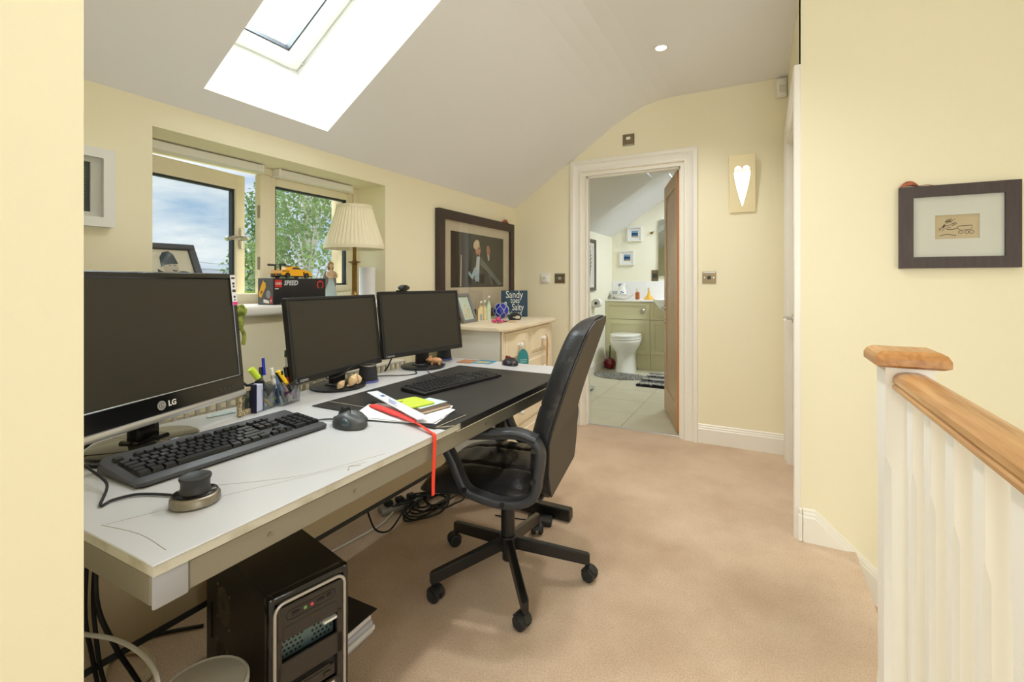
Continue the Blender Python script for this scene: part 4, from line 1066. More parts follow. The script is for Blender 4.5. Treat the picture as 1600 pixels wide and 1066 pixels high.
for y, m_, nm in ((-.016, mat('jack_green', (130, 180, 110), .4), 'green audio jack'), (0.0, mat('jack_pink', (232, 90, 100), .4), 'pink audio jack')):
    b = MB(); b.cyl((-.003, y, .367), (-.0008, y, .367), .0038, n=12); obj('audio_jack', b, m_, po, label=nm)
b = MB(); b.box(-.0032, -.0022, -fw + .02, fw - .022, .112, .150); stk = obj('sticker', b, mat('sticker_cream', (224, 216, 196), .6), pc, label='cream sticker with blue lettering')
FX = Matrix.Rotation(R(90), 4, 'Z') @ FRONT      # lettering facing +x
text('LINE', .03, mat('sticker_navy', (44, 58, 96), .6), stk, T(-.0020, -.022, .131) @ FX, sx=.85, offset=.0008)
text('.COM', .026, mat('sticker_blue', (60, 160, 216), .6), stk, T(-.0020, .036, .134) @ FX, sx=.8)
text('m', .022, M_white, pc, T(-.0020, .052, .09) @ FX, sx=1.2)
# vent patches on the near side panel
for (cx_, cz_, rr, nm) in ((-.30, .275, .05, 'fan_vent'), (-.31, .13, .045, 'fan_vent')):
    b = MB(); n = 0
    for i in range(-9, 10):
        for j in range(-9, 10):
            x = i * .0056; z = j * .0056 + (i % 2) * .0028
            if x * x + z * z < rr * rr and (x * x + z * z) > .00012: b.cyl((cx_ + x, -CW / 2 - .0006, cz_ + z), (cx_ + x, -CW / 2 + .001, cz_ + z), .0019, n=6)
    obj(nm, b, mat('vent_holes', (120, 112, 92), .6) if cz_ > .2 else mat('vent_holes_dark', (70, 66, 56), .6), pc, kind='stuff')
    b = MB()
    for (sx, sz) in ((-1, -1), (1, -1), (-1, 1), (1, 1)): b.cyl((cx_ + sx * rr * .86, -CW / 2 - .001, cz_ + sz * rr * .86), (cx_ + sx * rr * .86, -CW / 2 + .001, cz_ + sz * rr * .86), .004, n=8)
    obj('fan_screw', b, M_brushed, pc)
b = MB(); b.box(-.395, -.385, -CW / 2 - .003, -CW / 2 + .001, .15, .25, .002); obj('panel_grip', b, M_black, pc)
b = MB()
for sx in (-.40, -.05):
    for sy in (-.07, .07): b.cyl((sx, sy, 0), (sx, sy, .01), .014, n=12)
obj('feet', b, M_rubber, pc)

# folder with loose papers lying on the floor behind the tower
t = thing('binder', 'black folder on a pile of loose papers beside the tower', 'folder', (-1.224, 1.055, 0), 0)
for k in range(5):
    b = MB(); b.at(T(random.uniform(-.008, .008), random.uniform(-.006, .006), .003 + .015 * k) @ Matrix.Rotation(R(random.uniform(-3, 3)), 4, 'Z'))
    b.box(-.12, .118, -.075, .078, 0, .0145, .002); obj('paper', b, M_paper if k % 2 else mat('lilac_grey_paper', (204, 204, 216), .8), t)
b = MB(); b.at(T(0, 0, .08)); b.box(-.13, .13, -.085, .085, 0, .006, .002); obj('cover', b, M_black, t)
# round pale lidded bin
t = thing('waste_bin', 'pale grey round topped bin in front of the computer tower', 'bin', (-1.03, .572, 0), 0)
M_bin = mat('pale_grey_bin', (206, 204, 198), .35)
b = MB(); b.lathe([(.060, 0), (.064, .004), (.080, .272), (.078, .276)], 40); obj('body', b, M_bin, t)
b = MB(); b.lathe([(.0805, .273), (.084, .278), (.084, .288), (.080, .292), (.076, .290), (.070, .291), (.0, .296)], 40); obj('lid', b, M_bin, t)
t = thing('power_adapter', 'flat black power adapter on the carpet behind the chair base', 'adapter', (-.925, 2.02, 0), R(18))
b = MB(); b.box(-.058, .058, -.034, .034, .0005, .028, .006, 2); obj('body', b, M_black, t)
b = MB(); b.tube([(-.057, 0, .012), (-.09, .01, .006), (-.15, .02, .005), (-.22, .03, .005)], .003, 6, smooth=5); obj('lead', b, M_rubber, t)

# cables
def cable(lab, pts, r=.0032, m=M_rubber, name='cable', n=8):
    o = obj(name, MB().tube(pts, r, n, smooth=6), m); return tag(o, lab, 'cable')
d_ = DZ + .004
cable('black cable looping from the near keyboard across the white desktop', [(-1.275, .535, d_), (-1.265, .485, d_ + .012), (-1.235, .455, d_ + .028), (-1.14, .452, d_ + .012), (-1.07, .415, d_), (-1.075, .435, d_), (-1.06, .47, d_), (-1.0, .497, d_), (-.96, .495, d_ + .002)], .0026)
cable('short black cable between near keyboard and grey mouse', [(-1.19, .945, d_), (-1.165, .965, d_), (-1.15, .985, d_), (-1.105, .992, d_ + .004)], .0022)
cable('black cable dropping from the largest monitor to the desk', [(-1.395, .60, .80), (-1.40, .56, .775), (-1.405, .50, .735), (-1.36, .44, d_), (-1.35, .36, d_)], .0036)
cable('black cable curling round the smoked monitor base', [(-1.50, .52, d_), (-1.40, .478, d_), (-1.30, .50, d_), (-1.255, .56, d_), (-1.245, .60, d_)], .004)
cable('black cable rising from far keyboard over the pad edge', [(-1.17, 1.62, d_ + .012), (-1.20, 1.60, d_ + .010), (-1.25, 1.60, d_ + .028), (-1.31, 1.68, d_ + .03), (-1.36, 1.80, d_ + .012), (-1.40, 1.93, d_)], .0022)
cable('black cable behind the middle monitor base', [(-1.44, 1.36, .80), (-1.43, 1.30, .775), (-1.46, 1.26, .765), (-1.50, 1.29, .775)], .003)
cable('thin black cable lying between slim monitors on the desk', [(-1.52, 1.50, d_), (-1.46, 1.56, d_), (-1.40, 1.60, d_), (-1.365, 1.66, d_), (-1.42, 1.72, d_)], .0022)
cable('black cables hanging behind the far monitor', [(-1.535, 1.70, .79), (-1.545, 1.68, .74), (-1.555, 1.66, .70), (-1.56, 1.64, .55)], .0035)
cable('leftmost black cable hanging under the desk beside the pier', [(-1.43, .560, .66), (-1.43, .540, .60), (-1.43, .525, .36), (-1.43, .540, .22), (-1.43, .557, .10), (-1.43, .562, .012)], .0048)
cable('middle black cable hanging under the desk beside the pier', [(-1.40, .562, .66), (-1.40, .545, .60), (-1.40, .53, .42), (-1.40, .533, .31), (-1.40, .548, .18), (-1.40, .58, .08), (-1.39, .63, .012)], .0048)
cable('rightmost black cable curving down to the right beside pier', [(-1.36, .54, .66), (-1.36, .525, .58), (-1.36, .52, .40), (-1.36, .555, .27), (-1.36, .59, .18), (-1.355, .62, .10), (-1.34, .64, .03), (-1.30, .62, .008)], .0055)
cable('white cable arching in front of tower near the pier', [(-1.30, .44, .40), (-1.24, .459, .40), (-1.178, .478, .40), (-1.111, .486, .398), (-1.052, .484, .394), (-1.005, .476, .385), (-.99, .468, .35), (-1.01, .464, .25), (-1.06, .462, .14), (-1.10, .46, .006)], .0042, mat('white_cable', (226, 224, 218), .45))
cable('beige cable coiled on carpet behind the beige panel', [(-1.63 + .09 * cos(a_ * 1.05), .69 + .06 * sin(a_), .008 + .006 * (a_ / 6.3)) for a_ in [k * .5 for k in range(26)]], .007, mat('beige_cable', (206, 190, 150), .5), n=6)
cable('grey black cable lying on the carpet left of tower', [(-1.78, .63, .008), (-1.74, .70, .008), (-1.73, .76, .008), (-1.70, .82, .008), (-1.62, .90, .008)], .0055)
# power strip and its tangle
t = thing('power_strip', 'grey and black power strip on the carpet under the desk', 'power strip', (-1.60, 1.83, 0), R(65))
b = MB(); b.box(-.11, .11, -.03, .03, .0005, .034, .008, 2); obj('body', b, mat('strip_grey', (150, 148, 142), .4), t)
for k in range(3):
    b = MB(); b.box(-.085 + .06 * k, -.045 + .06 * k, -.02, .02, .034, .06, .006); obj('plug', b, M_black, t)
rng = random.Random(8)
for k in range(8):
    pts = [(-1.585, 1.755 + .022 * k, .045)]
    cx_, cy_ = -1.47 + rng.uniform(-.03, .06), 1.86 + .02 * k + rng.uniform(-.03, .03); rx_, ry_ = rng.uniform(.05, .10), rng.uniform(.10, .19); ph = rng.uniform(2.4, 3.6)
    for j in range(12 + k % 3): pts.append((cx_ + rx_ * cos(ph + j * .6), cy_ + ry_ * sin(ph + j * .6), .008 + .004 * k + rng.uniform(0, .012)))
    o = obj('cable', MB().tube(pts, .0045, 6, smooth=5), M_rubber)
    tag(o, 'black cable in the tangle by the power strip', 'cable', 'tangled black cables by the power strip')
cable('single black cable sagging to the carpet under beige panel', [(-1.50, 1.50, .16), (-1.50, 1.55, .05), (-1.49, 1.62, .012), (-1.50, 1.70, .03), (-1.53, 1.78, .05)], .004)
cable('white cable running on the carpet along the skirting', [(-1.60, 1.35, .006), (-1.58, 1.52, .006), (-1.57, 1.66, .006), (-1.60, 1.78, .01)], .004, mat('white_cable', (226, 224, 218)))

# radiator under the window
t = thing('radiator', 'white radiator with a slotted top grille under the window', 'radiator', (-1.79, 1.43, 0), 0)
b = MB(); b.box(-.035, .035, -.62, .62, .14, .655, .006)
obj('panel', b, M_gloss, t)
for k in range(34):
    y = -.60 + k * .0363
    bb = MB(); bb.box(.035, .041, y, y + .022, .17, .60, .003)
    if k == 0: r0 = obj('flute', bb, M_gloss, t)
    else: piece(r0, t, (0, k * .0363, 0))
b = MB(); b.box(-.03, .034, -.62, .62, .69, .70, .002); b.box(.03, .036, -.62, .62, .648, .66)
for k in range(35): y = -.62 + k * .0363; b.box(.026, .036, y - .005, y + .007, .655, .695)
obj('top_grille', b, M_gloss, t)
b = MB(); b.cyl((0, -.6, .14), (0, -.6, 0), .008).cyl((0, .6, .14), (0, .6, 0), .008); obj('pipe', b, M_chrome, t)

# ================================================================== CHEST OF DRAWERS
fl_, fr_ = Vector((-1.262, 2.318)), Vector((-1.325, 3.235))
ang = math.atan2(fr_.y - fl_.y, fr_.x - fl_.x)
M_chest = mat('cream_white_painted_wood', (238, 226, 202), .5, var=(3, (232, 216, 188), .4, .7))
M_chestside = mat('white_painted_side', (234, 232, 224), .5)
CWd = (fr_ - fl_).length; CDp = .50; CZ = .872
ctr = (fl_ + fr_) / 2
chest = thing('chest_of_drawers', 'cream painted chest of drawers in the corner behind the desk', 'chest', (ctr.x, ctr.y, 0), ang - R(180))
# local: front faces -Y?  world +x should be the front: local X runs from far to near, local -Y ... see below
# with rz = ang-180 : local +X -> towards near end, local +Y -> (sin.. ) pointing to +x world ; front at y=0, body towards -y
hw = CWd / 2
b = MB()
pl = [(-hw, -CDp), (hw, -CDp), (hw, -.05), (hw - .03, -.012), (hw - .10, -.004)]
for k in range(13): x = (hw - .12) - (CWd - .24) * k / 12; pl.append((x, -.006 + .010 * cos(k / 12 * 4 * pi) - .004))
pl += [(-hw + .10, -.004), (-hw + .03, -.012), (-hw, -.05)]
b.prism(pl, CZ - .016, CZ - .004); b.prism([(x * .992, y * .985 - .003) for x, y in pl], CZ - .004, CZ); b.prism([(x * .985, y * .98 - .004) for x, y in pl], CZ - .022, CZ - .016)
obj('top', b, M_chest, chest, 30)
b = MB(); e = .035; fy = -.045
b.box(-hw + e, -hw + e + .02, -CDp + .02, fy - .004, .06, CZ - .02); b.box(hw - e - .02, hw - e, -CDp + .02, fy - .004, .06, CZ - .02)
b.box(-hw + e, hw - e, -CDp + .02, -CDp + .03, .06, CZ - .02); obj('side_panel', b, M_chestside, chest)
b = MB()
b.box(-hw + e, -hw + e + .03, fy - .02, fy, .0, CZ - .02, .004); b.box(hw - e - .03, hw - e, fy - .02, fy, .0, CZ - .02, .004)
rowsz = [.845, .655, .445, .235, .05]
for z in rowsz: b.box(-hw + e + .028, hw - e - .028, fy - .02, fy - .002, z - .008, z + .008)
b.box(-.012, .012, fy - .02, fy - .002, rowsz[1], rowsz[0])
b.box(-hw + e, hw - e, fy - .03, fy + .002, .0, .06, .004)
obj('front_frame', b, M_chest, chest)
M_drawer = mat('cream_drawer_front', (240, 226, 198), .48)
def drawer(x0, x1, z0, z1, knobs):
    b = MB(); b.box(x0 + .003, x1 - .003, fy - .02, fy - .001, z0 + .003, z1 - .003, .002); b.box(x0 + .018, x1 - .018, fy - .004, fy + .006, z0 + .018, z1 - .018, .006)
    o = obj('drawer', b, M_drawer, chest)
    for k in knobs:
        kb = MB(); kb.at(T(k, fy + .005, (z0 + z1) / 2) @ Matrix.Rotation(R(-90), 4, 'X')).lathe([(.010, 0), (.0075, .006), (.009, .012), (.017, .018), (.019, .026), (.016, .033), (.006, .037), (0, .0375)], 18)
        obj('knob', kb, M_white, o)
xi, xo = .012, hw - e - .03
for i, (za, zb) in enumerate(((rowsz[1], rowsz[0]), (rowsz[2], rowsz[1]), (rowsz[3], rowsz[2]), (rowsz[4], rowsz[3]))):
    if i == 0: drawer(-xo, -xi, za + .008, zb - .008, [-(xi + xo) / 2]); drawer(xi, xo, za + .008, zb - .008, [(xi + xo) / 2])
    else: drawer(-xo, xo, za + .008, zb - .008, [-.20, .20])
def CL(x, y, z): # chest local -> world
    c_, s_ = cos(ang - pi), sin(ang - pi)
    return (ctr.x + c_ * x - s_ * y, ctr.y + s_ * x + c_ * y, z)
kx = (xi + xo) / 2
t = thing('hanging_tag', 'teal oval wooden tag hanging from the near drawer knob', 'sign', CL(kx, fy + .034, .75), ang - pi - .75)
b = MB(); b.prism([(.036 * cos(a_), -.098 + .075 * sin(a_) * (1 if sin(a_) > 0 else .8)) for a_ in [2 * pi * k / 28 for k in range(28)]], .001, .006, 'y'); obj('board', b, mat('teal_paint', (44, 138, 148), .5), t)
b = MB(); b.tube([(-.012, .002, -.025), (-.005, .008, .02), (.005, .008, .02), (.012, .002, -.025)], .0015, 5, smooth=3); obj('cord', b, mat('twine', (196, 160, 110), .8), t)
b = MB()
for z in (-.09, -.102, -.128, -.14):
    for k in range(5): b.box(-.022 + k * .009, -.017 + k * .009, .006, .0066, z - .003, z + .004)
obj('print', b, mat('pale_teal_print', (180, 216, 216)), t, 0)
t = thing('string_bundle', 'brown string hanging from the far drawer knob', 'string', CL(-kx, fy + .014, .75), ang - pi)
for k, dx in enumerate((-.006, .005, .0)):
    b = MB(); b.tube([(0, .014, .022), (dx, .03, 0), (dx * 1.6, .03, -.1), (dx * .6, .028, -.2), (dx * 1.3, .028, -.30)], .0035, 6, smooth=4); obj('strand', b, mat('brown_string', (182, 140, 84), .85), t)

# things on the chest
SZ = CZ + .0004
t = thing('photo_frame', 'grey photo frame with shell picture leaning on the chest', 'photo frame', (-1.66, 2.572, SZ), 0, rot=(R(-20), 0, R(96)))
w, hh = .19, .20; M_gf = mat('grey_wood_frame', (126, 124, 124), .5)
b = MB(); b.box(-w / 2, w / 2, 0, .018, 0, .022, .003).box(-w / 2, w / 2, 0, .018, hh - .022, hh, .003).box(-w / 2, -w / 2 + .022, 0, .018, .02, hh - .02, .003).box(w / 2 - .022, w / 2, 0, .018, .02, hh - .02, .003); obj('frame', b, M_gf, t)
b = MB().use(mat('pale_green_print', (196, 212, 198), .6)).box(-.074, .074, .010, .012, .02, hh - .02).use(M_shell)
for (x, z, s) in ((-.02, .05, .012), (.012, .07, .014), (.025, .045, .011), (-.01, .09, .01), (.0, .12, .007)): b.prism([(x + s * cos(2 * pi * k / 10), z + s * sin(2 * pi * k / 10)) for k in range(10)], .0085, .010, 'y')
b.use(mat('shell_brown', (170, 110, 90))).prism([(.02, .085), (.03, .09), (.024, .10)], .0085, .010, 'y'); obj('print', b, None, t)
b = MB(); b.box(-.02, .02, .018, .022, .02, .15); obj('strut', b, M_gf, t)
hut_src = [(-.055, .044, .10, (232, 214, 168), (150, 168, 176)), (-.02, .03, .105, (224, 208, 156), (236, 224, 180)), (.012, .028, .135, (196, 214, 190), (216, 224, 200))]
t = thing('beach_hut_ornament', 'row of little painted wooden beach huts on the chest', 'ornament', (-1.70, 2.80, SZ), R(55))
for (x, w, hgt, c1, c2) in hut_src:
    b = MB(); b.prism([(x, 0), (x + w, 0), (x + w, hgt * .72), (x + w / 2, hgt), (x, hgt * .72)], -.015, .02, 'y'); ho = obj('hut', b, mat('hut_%d' % c1[0], c1, .6), t, 0)
    b = MB(); b.box(x + w * .35, x + w * .65, -.0165, -.0148, 0, hgt * .4); obj('hut_door', b, mat('hutdoor_%d' % c2[0], c2, .6), ho, 0)
    b = MB(); b.cyl((x + w / 2, 0, hgt), (x + w / 2, 0, hgt + .03), .0012, n=6).box(x + w / 2, x + w / 2 + .014, -.001, .001, hgt + .018, hgt + .03); obj('flag', b, M_white, ho, 0)
t = thing('glass_float', 'round blue glass fishing float in a white net', 'ornament', (-1.665, 2.97, SZ), R(20))
b = MB(); b.sphere((0, 0, .056), .055, 28, 18); obj('ball', b, mat('cobalt_glass', (20, 40, 160), .06, coat=.6), t)
b = MB()
ra = .0565
for k in range(6):
    a0_ = k * pi / 3
    for s in (-1, 1):
        b.tube([(ra * cos(la) * cos(a0_ + s * (R(30) * (.5 - .5 * cos((la + pi / 2) * 4)))), ra * cos(la) * sin(a0_ + s * (R(30) * (.5 - .5 * cos((la + pi / 2) * 4)))), .056 + ra * sin(la)) for la in [R(-80 + 10 * q_) for q_ in range(17)]], .0017, 5)
obj('net', b, mat('net_white', (206, 210, 216), .8), t)
t = thing('sign', 'navy wooden sign with white beach lettering on the chest', 'sign', (-1.655, 3.155, SZ), 0, rot=(R(-4), 0, R(27)))
b = MB(); b.box(-.10, .10, 0, .018, 0, .198, .002); obj('board', b, mat('navy_board', (26, 62, 84), .55), t)
# serif lettering: built from strokes so that stems are thick and hairlines thin
M_let = mat('white_lettering', (224, 226, 216), .6)
for (txt, x, z, s, sx) in (('Sandy', .0, .165, .078, .72), ('toes', .006, .122, .060, .66), ('&', -.064, .080, .088, .66), ('Salty', .026, .070, .072, .66), ('kisses', .006, .024, .055, .80)):
    text(txt, s, M_let, t, T(x, -.0006, z) @ FRONT, sx=sx, offset=.0002)
t = thing('watch', 'black rubber strap watch with a pale face on the chest', 'watch', (-1.51, 2.885, SZ), R(40))
b = MB(); b.sweep([(.032 * cos(a_), 0, .019 + .018 * sin(a_)) for a_ in [2 * pi * k / 24 for k in range(24)]], [(-.014, -.003), (.014, -.003), (.014, .003), (-.014, .003)], True, up=(0, 1, 0))
b.v = [(x, y, z) for (x, y, z) in b.v]; obj('strap', b, M_black, t)
b = MB(); b.at(T(.016, -.017, .019) @ Matrix.Rotation(R(90), 4, 'X')).box(-.015, .015, -.010, .010, 0, .006, .002); obj('face', b, mat('pale_face', (196, 190, 168), .3), t)
t = thing('beaded_keyring', 'pink and coral beaded trinket heaped on the chest front', 'trinket', (-1.50, 2.64, SZ), R(10))
rng = random.Random(3)
cols = [mat('bead_pink', (230, 90, 140), .4), mat('bead_coral', (226, 110, 90), .4), mat('bead_violet', (120, 70, 160), .4), mat('bead_rose', (214, 60, 110), .4)]
for k in range(30):
    a_ = rng.uniform(0, 2 * pi); r_ = rng.uniform(0, .045); b = MB(); s = rng.uniform(.006, .011)
    b.sphere((r_ * cos(a_) * .8, r_ * sin(a_) * 1.2, s + rng.uniform(0, .02) * (1 - r_ / .05)), (s, s * 1.3, s), 8, 6); obj('bead', b, cols[k % 4], t)
b = MB(); b.tube([(.01, .03, .004), (.03, .07, .004), (.04, .10, .004)], .004, 6); obj('clasp', b, M_dark, t)
t = thing('shell_dish', 'flat pale wooden disc beside the pink trinket', 'dish', (-1.44, 2.715, SZ), 0)
b = MB(); b.lathe([(.030, 0), (.034, .003), (.032, .006), (.0, .005)], 24); obj('dish', b, M_shell, t)

# ================================================================== PICTURES
def frame_parts(t, W_, H_, fw, dp, fm, mount_m, iw, ih, iz=0, glaze=True, bev=.003):
    """local XZ plane, centre at origin, facing -Y, back at y=0"""
    for (x0, x1, z0, z1) in ((-W_ / 2, W_ / 2, H_ / 2 - fw, H_ / 2), (-W_ / 2, W_ / 2, -H_ / 2, -H_ / 2 + fw)):
        zi0, zi1 = (z0, z1)
        inner, outer = (z0, z1) if z0 > 0 else (z1, z0)
        b = MB(); b.prism([(x0, outer), (x1, outer), (x1 - fw, inner), (x0 + fw, inner)], -dp, 0, 'y'); obj('frame_bar', b, fm, t, 0)
    for s in (-1, 1):
        b = MB(); b.prism([(s * W_ / 2, H_ / 2), (s * W_ / 2, -H_ / 2), (s * (W_ / 2 - fw), -H_ / 2 + fw), (s * (W_ / 2 - fw), H_ / 2 - fw)], -dp, 0, 'y'); obj('frame_bar', b, fm, t, 0)
    b = MB(); mw, mh = W_ / 2 - fw, H_ / 2 - fw; yb = -dp * .45
    b.box(-mw, mw, yb, 0, ih / 2 + iz, mh); b.box(-mw, mw, yb, 0, -mh, -ih / 2 + iz); b.box(-mw, -iw / 2, yb, 0, -ih / 2 + iz, ih / 2 + iz); b.box(iw / 2, mw, yb, 0, -ih / 2 + iz, ih / 2 + iz)
    obj('mount', b, mount_m, t, 0)
    if glaze:
        b = MB(); b.box(-mw, mw, -dp * .72, -dp * .72 + .0015, -mh, mh); obj('glazing', b, M_pglass, t, 0)
    return yb
def poly(b, m, pts, y, e=.0004): b.use(m).prism(pts, y - e, y, 'y')
def ell(cx_, cz_, rx, rz, n=18, rot=0):
    return [(cx_ + rx * cos(a_) * cos(rot) - rz * sin(a_) * sin(rot), cz_ + rx * cos(a_) * sin(rot) + rz * sin(a_) * cos(rot)) for a_ in [2 * pi * k / n for k in range(n)]]
# small dark-framed sketch on the right wall
t = thing('framed_picture', 'dark framed little ink sketch on the right hand wall', 'picture', (.671, YP - .001, 1.349), 0)
yb = frame_parts(t, .357, .325, .044, .022, M_dframe, M_mountw, .131, .093, -.002)
b = MB(); b.use(mat('sepia_paper', (212, 194, 158), .8)).box(-.066, .066, -.004, -.002, -.049, .045)
ink = mat('ink', (62, 52, 44), .8)
rng = random.Random(5)
for k in range(26):   # scribbled coat of a crouching animal, a cart with wheels
    a_ = rng.uniform(0, 1); x = -.052 + .03 * a_ + rng.uniform(-.006, .006); z = -.02 + .042 * a_ + rng.uniform(-.01, .008); L = rng.uniform(.008, .02); an = rng.uniform(.3, 1.0)
    b.use(ink).tube([(x, -.0042, z), (x + L * .5 * cos(an), -.0042, z + L * .5 * sin(an) + .002), (x + L * cos(an), -.0042, z + L * sin(an))], .0007, 4)
b.tube([(-.01, -.0042, .012), (-.004, -.0042, .016), (.001, -.0042, .012), (-.006, -.0042, .006), (-.014, -.0042, .003)], .0011, 4)
b.tube([(-.03, -.0042, -.01), (-.012, -.0042, -.012), (.0, -.0042, -.009)], .0011, 4)
b.tube([(0, -.0042, -.008), (.006, -.0042, .0), (.046, -.0042, .002), (.044, -.0042, -.014), (.012, -.0042, -.016), (.002, -.0042, -.008)], .0009, 4)
for cx_ in (.012, .030, .044): b.tube([(cx_ + .0065 * cos(2 * pi * k / 12), -.0042, -.024 + .0055 * sin(2 * pi * k / 12)) for k in range(12)], .0008, 4, closed=True)
b.tube([(-.05, -.0042, -.036), (-.03, -.0042, -.03), (-.01, -.0042, -.034), (.0, -.0042, -.036)], .001, 4)
obj('sketch', b, None, t, 0)
t = thing('leaf_ornament', 'rust brown curved leaf resting on top of the sketch frame', 'ornament', (.53, YP - .013, 1.5123), 0)
b = MB(); vs = []; fs = []
for i in range(13):
    f = i / 12; x = -.036 + .062 * f; w = .010 * (sin(pi * f) ** .7 + .04); z = .024 * sin(pi * f) ** .8
    for j in range(5): g = j / 4 * 2 - 1; vs.append((x, g * w, z * (1 - .6 * g * g) + .001))
for i in range(12):
    for j in range(4): k = i * 5 + j; fs.append((k, k + 1, k + 6, k + 5))
m_ = len(vs); vs += [(p[0], p[1], max(p[2] - .004, 0)) for p in vs]; fs += [tuple(m_ + i for i in f[::-1]) for f in fs]
bd = [j for j in range(5)] + [i * 5 + 4 for i in range(1, 13)] + [60 + j for j in (3, 2, 1, 0)] + [i * 5 for i in range(11, 0, -1)]
for a_, c_ in zip(bd, bd[1:] + bd[:1]): fs.append((a_, c_, m_ + c_, m_ + a_))
M_leaf_rust = mat('rust_leaf', (176, 96, 62), .55, var=(60, (130, 70, 46), .45, .6))
obj('leaf', b.add(vs, fs), M_leaf_rust, t, 50)
b = MB(); b.tube([(.026, 0, .002), (.05, .002, .005), (.068, 0, .001)], .0012, 5, smooth=3); obj('stem', b, M_leaf_rust, t)
# large dark-framed print on the window wall
t = thing('framed_picture', 'large dark framed print of a man in tails above the chest', 'picture', (XL + .002, 2.972, 1.243), R(90))
yb = frame_parts(t, 1.03, .735, .062, .035, M_dframe, mat('warm_mount', (216, 204, 178), .85), .735, .385, .045)
b = MB(); yp = -.008; b.use(mat('print_dark', (52, 48, 40), .6)).box(-.3675, .3675, yp, -.002, -.1475, .2375)
G = lambda c: mat('pt_%d_%d_%d' % c, c, .6)
poly(b, G((44, 40, 36)), [(-.3675, -.1475), (-.18, -.1475), (-.15, .2375), (-.3675, .2375)], yp - .0004)
poly(b, G((66, 74, 82)), [(-.19, -.1475), (-.09, -.1475), (-.09, .2375), (-.17, .2375)], yp - .0006)
poly(b, G((38, 36, 36)), [(-.15, -.12), (-.04, -.13), (.005, .02), (-.02, .12), (-.11, .13), (-.14, .0)], yp - .001)
poly(b, G((206, 216, 220)), [(-.06, -.09), (.0, -.11), (.012, .08), (-.025, .10)], yp - .0014)
poly(b, G((176, 204, 220)), [(-.145, -.05), (-.09, -.09), (-.06, -.06), (-.045, -.115), (-.02, -.09), (-.0, -.118), (.004, -.04), (-.06, .0), (-.10, -.06), (-.13, -.03)], yp - .0018)
poly(b, G((204, 152, 120)), ell(-.012, .125, .034, .048), yp - .0014)
poly(b, G((228, 206, 172)), ell(-.035, .165, .045, .032, 14, .5), yp - .0018)
poly(b, G((92, 60, 48)), [(-.012, .14), (.016, .132), (.015, .139), (-.012, .147)], yp - .0022)
poly(b, G((92, 60, 48)), [(-.0, .097), (.02, .1), (.018, .105), (-.0, .103)], yp - .0022)
poly(b, G((104, 112, 106)), [(.02, .08), (.05, .06), (.34, -.12), (.30, -.14), (.10, -.02), (.02, .02)], yp - .0010)
poly(b, G((170, 124, 96)), ell(.135, .13, .026, .04, 16, .2), yp - .0012)
poly(b, G((196, 196, 188)), [(.118, .10), (.15, .092), (.148, .06), (.132, .05)], yp - .0016)
poly(b, G((196, 184, 156)), [(-.245, -.14), (-.232, -.14), (-.226, .08), (-.236, .08)], yp - .0012)
poly(b, G((160, 156, 140)), [(.145, -.06), (.15, -.06), (.20, -.135), (.194, -.135)], yp - .0012)
obj('print', b, None, t, 0)
t = thing('shell_ornament', 'rust brown shell resting on top of the large framed print', 'ornament', (XL + .022, 3.36, 1.6108), 0)
b = MB(); b.sphere((0, 0, .008), (.014, .045, .010), 16, 8); b.sphere((0, .005, .02), (.011, .03, .010), 14, 8); obj('shell', b, M_leaf_rust, t)
# small white framed print beside the pier
t = thing('framed_picture', 'white box framed small print beside the pale pier', 'picture', (XL + .001, .634, 1.428), R(90))
yb = frame_parts(t, .232, .245, .030, .03, mat('white_frame', (234, 234, 230), .4), mat('pale_mount', (222, 222, 214), .8), .118, .155, 0)
b = MB(); b.use(mat('dark_green_print', (60, 72, 70), .6)).box(-.059, .059, -.006, -.002, -.0775, .0775)
rng = random.Random(2)
for k in range(14): z = -.07 + .01 * k; poly(b, mat('rain_print', (120, 136, 132), .6), [(-.05, z), (-.05, z + .0015), (.05, z + .045 - .004), (.05, z + .0435 - .004)] if z < .03 else [(-.05, z), (-.05, z + .001), (-.01, z + .02), (-.01, z + .019)], -.0062)
obj('print', b, None, t, 0)

# heart mirror plaque
t = thing('heart_mirror', 'cream wooden plaque with a slim heart shaped mirror', 'mirror', (-.117, YF - .026, 1.80), 0, rot=(R(7), 0, 0))
half = [(0, .095), (.006, .108), (.016, .117), (.028, .119), (.040, .112), (.048, .098), (.051, .078), (.050, .052), (.044, .015), (.034, -.035), (.022, -.085), (.010, -.130)]
half = [(p.x, p.z) for p in spline([(x, 0, z) for x, z in half], 3)]
hp = half + [(0, -.155)] + [(-x, z) for x, z in half[::-1][:-1]]
b = MB(); b.box(-.0805, .0805, -.012, 0, -.193, .193, .002); obj('backing', b, mat('cream_plaque', (236, 222, 178), .5), t)
b = MB(); b.prism(hp, -.0130, -.0118, 'y'); obj('mirror', b, mat('mirror', (250, 250, 250), .02, metal=1), t, 0)
b = MB(); b.tube([(x, -.0125, z) for x, z in hp], .0022, 5, closed=True); obj('bevel', b, mat('cream_plaque', (236, 222, 178)), t)

